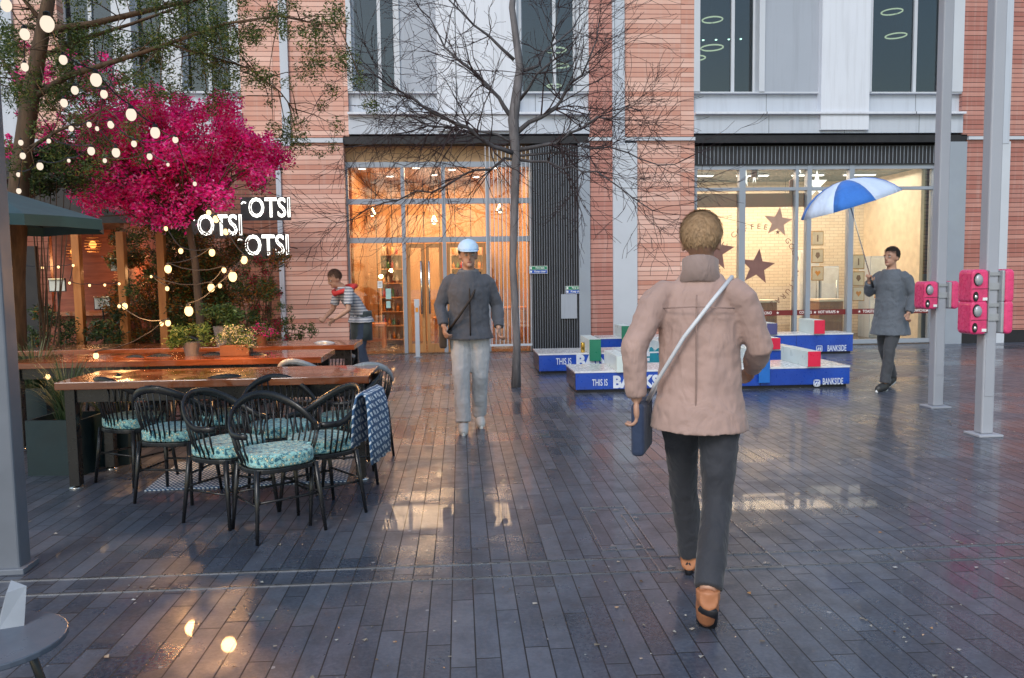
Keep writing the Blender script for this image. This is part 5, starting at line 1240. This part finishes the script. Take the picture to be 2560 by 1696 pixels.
    for s in ('l', 'r'):
        an, ft = j['an_'+s], j['toe_'+s]; d = (ft - an); df = V(d.x, d.y, 0).normalized(); heel = an - df*.045 + V(0, 0, -.045); sm = MB()
        dn = d.normalized(); 
        sm.tube([an - df*.045 + V(0,0,-.02), an + df*.01 + V(0, 0, -.035), an.lerp(ft, .55) + V(0, 0, -.006), ft, ft + dn*.035], [.042, .053, .054, .047, .026], 14, .9)
        sm.tube([an + V(0, 0, .01), an + V(0, 0, -.03)], [.050, .050], 12)
        sh_ = fuse('shoe', sm, cloths['shoe'], e, .007, 2)
        so = MB(); so.tube([an - df*.05 + V(0, 0, -.055), an.lerp(ft, .5) + V(0, 0, -.040), ft + V(0, 0, -.028), ft + dn*.04 + V(0, 0, -.016)], [.038, .046, .044, .028], 12, .45)
        so.build('sole', cloths.get('sole', M['white_card']), sh_, smooth=True)
    if hair is not None:
        hm = MB(); hm.ell(hp(0, .022, .038), (.086, .098, .098), 20, 14, hr)
        if cloths.get('hair_long'): hm.ell(hp(0, .065, -.03), (.072, .045, .11), 16, 12, hr); 
        o = hm.build('hair', hair, None, smooth=True)
        # keep the hair off the face
        bm = bmesh.new(); bm.from_mesh(o.data); inv = hr.inverted()
        dl = [v for v in bm.verts if (lambda q: q.y < -.03 and q.z < .062)(inv @ (v.co - head))]; bmesh.ops.delete(bm, geom=dl, context='VERTS'); bm.to_mesh(o.data); bm.free()
        sd = o.modifiers.new('s', 'SOLIDIFY'); sd.thickness = .008; o.parent = e
        rh = random.Random(3); tu = MB(); cnt = cloths.get('tufts', 1600)
        for _ in range(cnt):
            n_ = V(rh.gauss(0, 1), rh.gauss(.25, 1), rh.gauss(.4, 1)).normalized()
            if (n_.y < -.35 and n_.z < .35) or n_.z < -.55: continue
            p_ = V(n_.x*.087, .022 + n_.y*.099, .038 + n_.z*.099); dn_ = V(0, .25, -1) + V(rh.gauss(0, .35), rh.gauss(0, .35), 0); tt = (dn_ - n_*dn_.dot(n_)).normalized(); bb = n_.cross(tt)
            L_ = rh.uniform(.02, .042); w_ = rh.uniform(.0015, .003); q0 = p_ + n_*.002; q1 = p_ + tt*L_ + n_*rh.uniform(.001, .007)
            tu.quad(hp(*(q0 - bb*w_)), hp(*(q0 + bb*w_)), hp(*(q1 + bb*w_*.4)), hp(*(q1 - bb*w_*.4)))
        tu.build('hair_strands', hair, e, fix=False)
    return e, j, hp, hr
STAND = dict(pelvis=(0, 0, .97), chest=(0, 0, 1.30), neck=(0, .0, 1.50), head=(0, -.02, 1.635), sh_l=(.172, .01, 1.405), sh_r=(-.172, .01, 1.405), hip_l=(.085, 0, .92), hip_r=(-.085, 0, .92))
def pose(**kw): d = dict(STAND); d.update(kw); return d
# --- man in a white and blue cap walking towards the camera
b_ = hitZ(1178, 1072)
J = pose(el_l=(.27, .05, 1.16), wr_l=(.27, -.08, .95), el_r=(-.27, .02, 1.17), wr_r=(-.24, -.12, .98), th_l=V(-.3, -1, 0), th_r=V(.3, -1, 0), kn_l=(.09, -.05, .50), an_l=(.085, .10, .105), toe_l=(.095, .0, .04),
         kn_r=(-.085, -.10, .50), an_r=(-.08, -.17, .085), toe_r=(-.085, -.30, .03), chest=(0, -.02, 1.30), neck=(0, -.04, 1.50), head=(0, -.07, 1.635), headrot=(R(5), 0, R(4)))
cl = dict(top=cloth('charcoal jacket', (.085, .09, .11)), trousers=cloth('light grey trousers', (.46, .46, .48)), shoe=simple('pale shoes', (.55, .54, .53), .6), bulk=.03, long=.04, leg_w=1.12, collar=cloth('grey collar', (.16, .16, .17)))
M['hair_dark'] = simple('dark hair', (.03, .02, .015), .7, 0, .3, 40)
e, j, hp, hr = make_person('person', b_, 2, 1.76, J, 'person in pale blue cap, dark jacket and light grey trousers walking forward', cl, M['hair_dark'])
M['cap'] = cloth('pale blue cap', (.50, .68, .88), .08)
mb = MB(); rings = []
for k in range(9):
    a = PI/2 * k / 8; rings.append([hp(.101*math.cos(a)*math.cos(2*PI*q/24), .016 + .116*math.cos(a)*math.sin(2*PI*q/24), .048 + .104*math.sin(a)) for q in range(24)])
mb.rings(rings[:-1] + [[hp(.004*math.cos(2*PI*q/24), .016 + .004*math.sin(2*PI*q/24), .153) for q in range(24)]])
c_ = mb.build('cap', M['cap'], e, smooth=True)
mb = MB(); vs = []; 
for k in range(9):
    a = R(200 + 140*k/8); vs.append(hp(.100*math.cos(a), .016 + .115*math.sin(a), .052)); vs.append(hp(.088*math.cos(a), .016 + .20*math.sin(a), .040 + .008*math.sin(PI*k/8)))
mb.add(vs, [(2*k, 2*k+1, 2*k+3, 2*k+2) for k in range(8)]); o = mb.build('peak', M['cap'], c_, smooth=True); s_ = o.modifiers.new('s', 'SOLIDIFY'); s_.thickness = .006
B('satchel', M['hair_dark'], None, 0, 0, 0, 0, 0, 0) if False else None
zp = MB(); zp.tube([V(0, -.185, .90), V(.0, -.178, 1.05), V(0, -.170, 1.20), V(0, -.168, 1.32), V(0, -.13, 1.42)], .006, 6); zp.build('zip', M['hair_dark'], e, smooth=True)
st = MB(); st.tube([V(.11, .0, 1.475), V(.085, -.12, 1.40), V(.02, -.185, 1.25), V(-.10, -.185, 1.08), V(-.19, -.10, .95)], .011, 8); st.build('bag_strap', M['hair_dark'], e, smooth=True)
MB().box(-.285, -.215, -.12, .12, .78, 1.0).build('shoulder_bag', cloth('brown bag', (.07, .045, .03)), e, bevel=.02, seg=3)
# --- person clearing the rear table
b_ = atXY(898, 11.2, 0)
J = pose(pelvis=(0, .06, .95), chest=(0, -.12, 1.22), neck=(0, -.24, 1.38), head=(0, -.33, 1.48), headrot=(R(25), 0, 0), sh_l=(.18, -.20, 1.32), sh_r=(-.18, -.20, 1.32), el_l=(.25, -.25, 1.05), wr_l=(.18, -.42, .93), el_r=(-.25, -.26, 1.05), wr_r=(-.16, -.43, .93),
         hip_l=(.085, .05, .90), hip_r=(-.085, .05, .90), kn_l=(.09, .0, .49), an_l=(.10, .10, .085), toe_l=(.11, -.03, .03), kn_r=(-.09, -.03, .49), an_r=(-.10, -.02, .085), toe_r=(-.11, -.15, .03))
def stripes():
    t = NT('striped shirt'); p = t.sep(t.obj()); k = t.math('LESS_THAN', t.math('FRACT', t.math('MULTIPLY', p[2], 24)), .5); t.bsdf(t.mix(k, (.55, .56, .60), (.22, .24, .30)), .8); return t.m
cl = dict(top=stripes(), trousers=cloth('navy trousers', (.02, .035, .07)), shoe=simple('dark shoes', (.03, .03, .03), .5), short=True, bulk=.02, long=.02)
e, j, hp, hr = make_person('person', b_, -58, 1.70, J, 'person in striped shirt and red scarf bending over the rear terrace table', cl, simple('brown hair', (.10, .05, .03), .7, 0, .3, 40))
mb = MB(); mb.tube([V(.19, -.17, 1.34), V(.11, -.30, 1.30), V(0, -.33, 1.27), V(-.11, -.30, 1.30), V(-.19, -.17, 1.34), V(-.1, -.06, 1.38), V(.1, -.06, 1.38), V(.19, -.17, 1.34)], .035, 10); mb.build('scarf', simple('red scarf', (.65, .05, .05), .8), e, smooth=True)
ap = MB(); ap.rings([[V(.19*math.cos(2*PI*q/20), .06 + .145*math.sin(2*PI*q/20), z) for q in range(20)] for z in (.60, .78, .98, 1.02)]); ap.build('apron', cloth('dark apron', (.035, .05, .055)), e, smooth=True)
# --- striding person in the foreground
M['coat_seam'] = simple('coat seam', (.30, .20, .17), .8); M['sleeve'] = cloth('collar cloth', (.30, .22, .20))
b_ = hitZ(1745, 1500)
J = pose(kn_l=(.09, -.18, .53), an_l=(.07, -.36, .12), toe_l=(.06, -.49, .10), kn_r=(-.09, .08, .49), an_r=(-.07, .34, .18), toe_r=(-.06, .28, .045), pelvis=(0, 0, .96), hip_l=(.085, -.02, .91), hip_r=(-.085, .02, .91),
         chest=(0, -.03, 1.30), neck=(0, -.05, 1.50), head=(0, -.08, 1.63), headrot=(R(8), 0, 0), el_l=(.27, .14, 1.17), wr_l=(.26, .12, .93), el_r=(-.26, -.02, 1.16), wr_r=(-.22, -.22, 1.05), th_l=V(0, -1, 0), th_r=V(.2, 0, 1))
J['an_l'] = (.07, -.34, .085); J['toe_l'] = (.06, -.47, .045)
cl = dict(top=cloth('dusty pink raincoat', (.40, .27, .235)), trousers=cloth('black trousers', (.03, .032, .042)), shoe=simple('tan leather shoes', (.42, .17, .08), .45), sole=M['dark'], bulk=.024, long=.09, leg_w=.95, tufts=5000)
e, j, hp, hr = make_person('person', b_, 158, 1.70, J, 'person in dusty pink raincoat and dark trousers striding away in the foreground', cl, simple('sandy hair', (.42, .27, .15), .7, 0, .25, 40))
cm_ = MB()
for q, (zz, rr1) in enumerate(((1.47, .088), (1.51, .080), (1.545, .076))): pass
cm_.rings([[V(rx*math.cos(2*PI*q/24), -.035 + ry*math.sin(2*PI*q/24), z - .02*math.sin(2*PI*q/24)*-1) for q in range(24)] for z, rx, ry in ((1.44, .100, .098), (1.50, .082, .086), (1.55, .080, .088), (1.555, .072, .080))], False)
o = cm_.build('stand_collar', M['sleeve'], e, smooth=True); o.modifiers.new('s', 'SOLIDIFY').thickness = .008
sm_ = MB(); sm_.tube([V(0, .128, 1.40), V(0, .146, 1.28), V(0, .140, 1.12), V(0, .150, .98), V(0, .160, .84)], .0035, 5)
sm_.tube([V(-.155, .080, 1.34), V(-.08, .128, 1.345), V(0, .143, 1.35), V(.08, .128, 1.345), V(.155, .080, 1.34)], .0030, 5); sm_.build('back_seam', M['coat_seam'], e, smooth=True)
mb = MB(); mb.tube([V(-.14, .02, 1.475), V(-.07, -.165, 1.38), V(.05, -.185, 1.22), V(.17, -.15, 1.02), V(.235, .0, .90)], .009, 8); mb.tube([V(-.14, .02, 1.475), V(-.07, .13, 1.38), V(.05, .155, 1.22), V(.17, .13, 1.02), V(.235, .0, .90)], .009, 8)
mb.build('bag_strap', simple('pale strap', (.62, .64, .68), .5), e, smooth=True)
mb = MB(); mb.box(.225, .285, -.13, .14, .68, .92); mb.build('shoulder_bag', cloth('navy bag', (.02, .035, .08)), e, bevel=.02, seg=3)
# --- person under the blue and white umbrella
b_ = atXY(2222, 9.4, 0)
J = pose(el_l=(.26, .06, 1.17), wr_l=(.27, -.06, .95), el_r=(-.24, -.10, 1.20), wr_r=(-.12, -.26, 1.34), hd_r=V(.2, -.3, 1), th_r=V(1, 0, 0), th_l=V(0, -1, 0), kn_l=(.09, -.14, .52), an_l=(.085, -.22, .085), toe_l=(.085, -.35, .03),
         kn_r=(-.09, .02, .49), an_r=(-.085, .20, .13), toe_r=(-.085, .10, .04))
cl = dict(top=cloth('slate coat', (.11, .13, .16)), trousers=cloth('dark grey trousers', (.05, .055, .065)), shoe=simple('black shoes', (.03, .03, .03), .5), bulk=.035, long=.22)
e, j, hp, hr = make_person('person', b_, -62, 1.72, J, 'person in slate coat walking left under the blue umbrella', cl, M['hair_dark'], hand_curl=1.0)
k = 1.72/1.75; rot = Matrix.Rotation(R(-62), 3, 'Z'); wp = b_ + rot @ (V(-.12, -.26, 1.34)*k + V(.02, -.03, .08))
top = hitY(2108, 452, wp.y); d = (top - wp).normalized()
um = empty('umbrella', wp, 0, 'tilted blue and white umbrella in front of the coffee shop', 'umbrella')
L = (top - wp).length; q = d.to_track_quat('Z', 'Y').to_matrix()
MB().tube([V(0, 0, 0) - d*.12, d*L], .007, 8).build('shaft', M['handle'], um, smooth=True)
MB().tube([-d*.02, -d*.16], .014, 10).build('handle', M['black'], um, smooth=True)
M['umb_blue'] = cloth('umbrella blue', (.03, .16, .55), .15); M['umb_white'] = cloth('umbrella white', (.55, .66, .85), .08)
RU = .60
for g in range(8):
    rings = []; 
    for i in range(7):
        u = i / 6; rr_ = RU*math.sin(u*R(62))/math.sin(R(62)); zz = L - .30*(1 - math.cos(u*R(62)))/(1 - math.cos(R(62)))
        row = []
        for s in range(5):
            a = 2*PI*(g + s/4)/8; sc2 = 1 - .045*math.sin(PI*s/4)*u; row.append(q @ V(rr_*sc2*math.cos(a), rr_*sc2*math.sin(a), zz))
        rings.append(row)
    vs = [p for r_ in rings for p in r_]; mb = MB().add(vs, [(i*5+s, i*5+s+1, (i+1)*5+s+1, (i+1)*5+s) for i in range(6) for s in range(4)])
    o = mb.build('canopy_panel', M['umb_blue' if g % 2 else 'umb_white'], um, smooth=True); o.modifiers.new('s', 'SOLIDIFY').thickness = .002
    a = 2*PI*g/8; MB().tube([q @ V(RU*math.sin(u*R(62))/math.sin(R(62))*math.cos(a)*.99, RU*math.sin(u*R(62))/math.sin(R(62))*math.sin(a)*.99, L - .008 - .30*(1 - math.cos(u*R(62)))/(1 - math.cos(R(62)))) for u in (0, .25, .5, .75, 1)], .003, 5).build('rib', M['dark'], um)

# ================================================================ LIGHT
w = bpy.data.worlds.new('World'); sc.world = w; w.use_nodes = True; nt = w.node_tree
sky = nt.nodes.new('ShaderNodeTexSky'); sky.sky_type = 'NISHITA'; sky.sun_disc = False
EL, AZ = 42.0, 205.0
sky.sun_elevation = R(EL); sky.sun_rotation = R(AZ); sky.air_density = 1.6; sky.dust_density = 1.2; sky.ozone_density = 1.0
nt.links.new(sky.outputs[0], nt.nodes['Background'].inputs[0]); nt.nodes['Background'].inputs[1].default_value = .15
sd = bpy.data.lights.new('sun', 'SUN'); sd.energy = 1.4; sd.angle = R(20); sd.color = (1, .975, .95)
so = bpy.data.objects.new('sun', sd); COL.objects.link(so)
dirv = Vector((math.sin(R(AZ))*math.cos(R(EL)), math.cos(R(AZ))*math.cos(R(EL)), math.sin(R(EL))))
so.rotation_euler = dirv.to_track_quat('Z', 'Y').to_euler(); so.location = dirv * 30
vs = sc.view_settings; vs.view_transform = 'Standard'; vs.look = 'None'; vs.exposure = 0.22; vs.gamma = 1.0
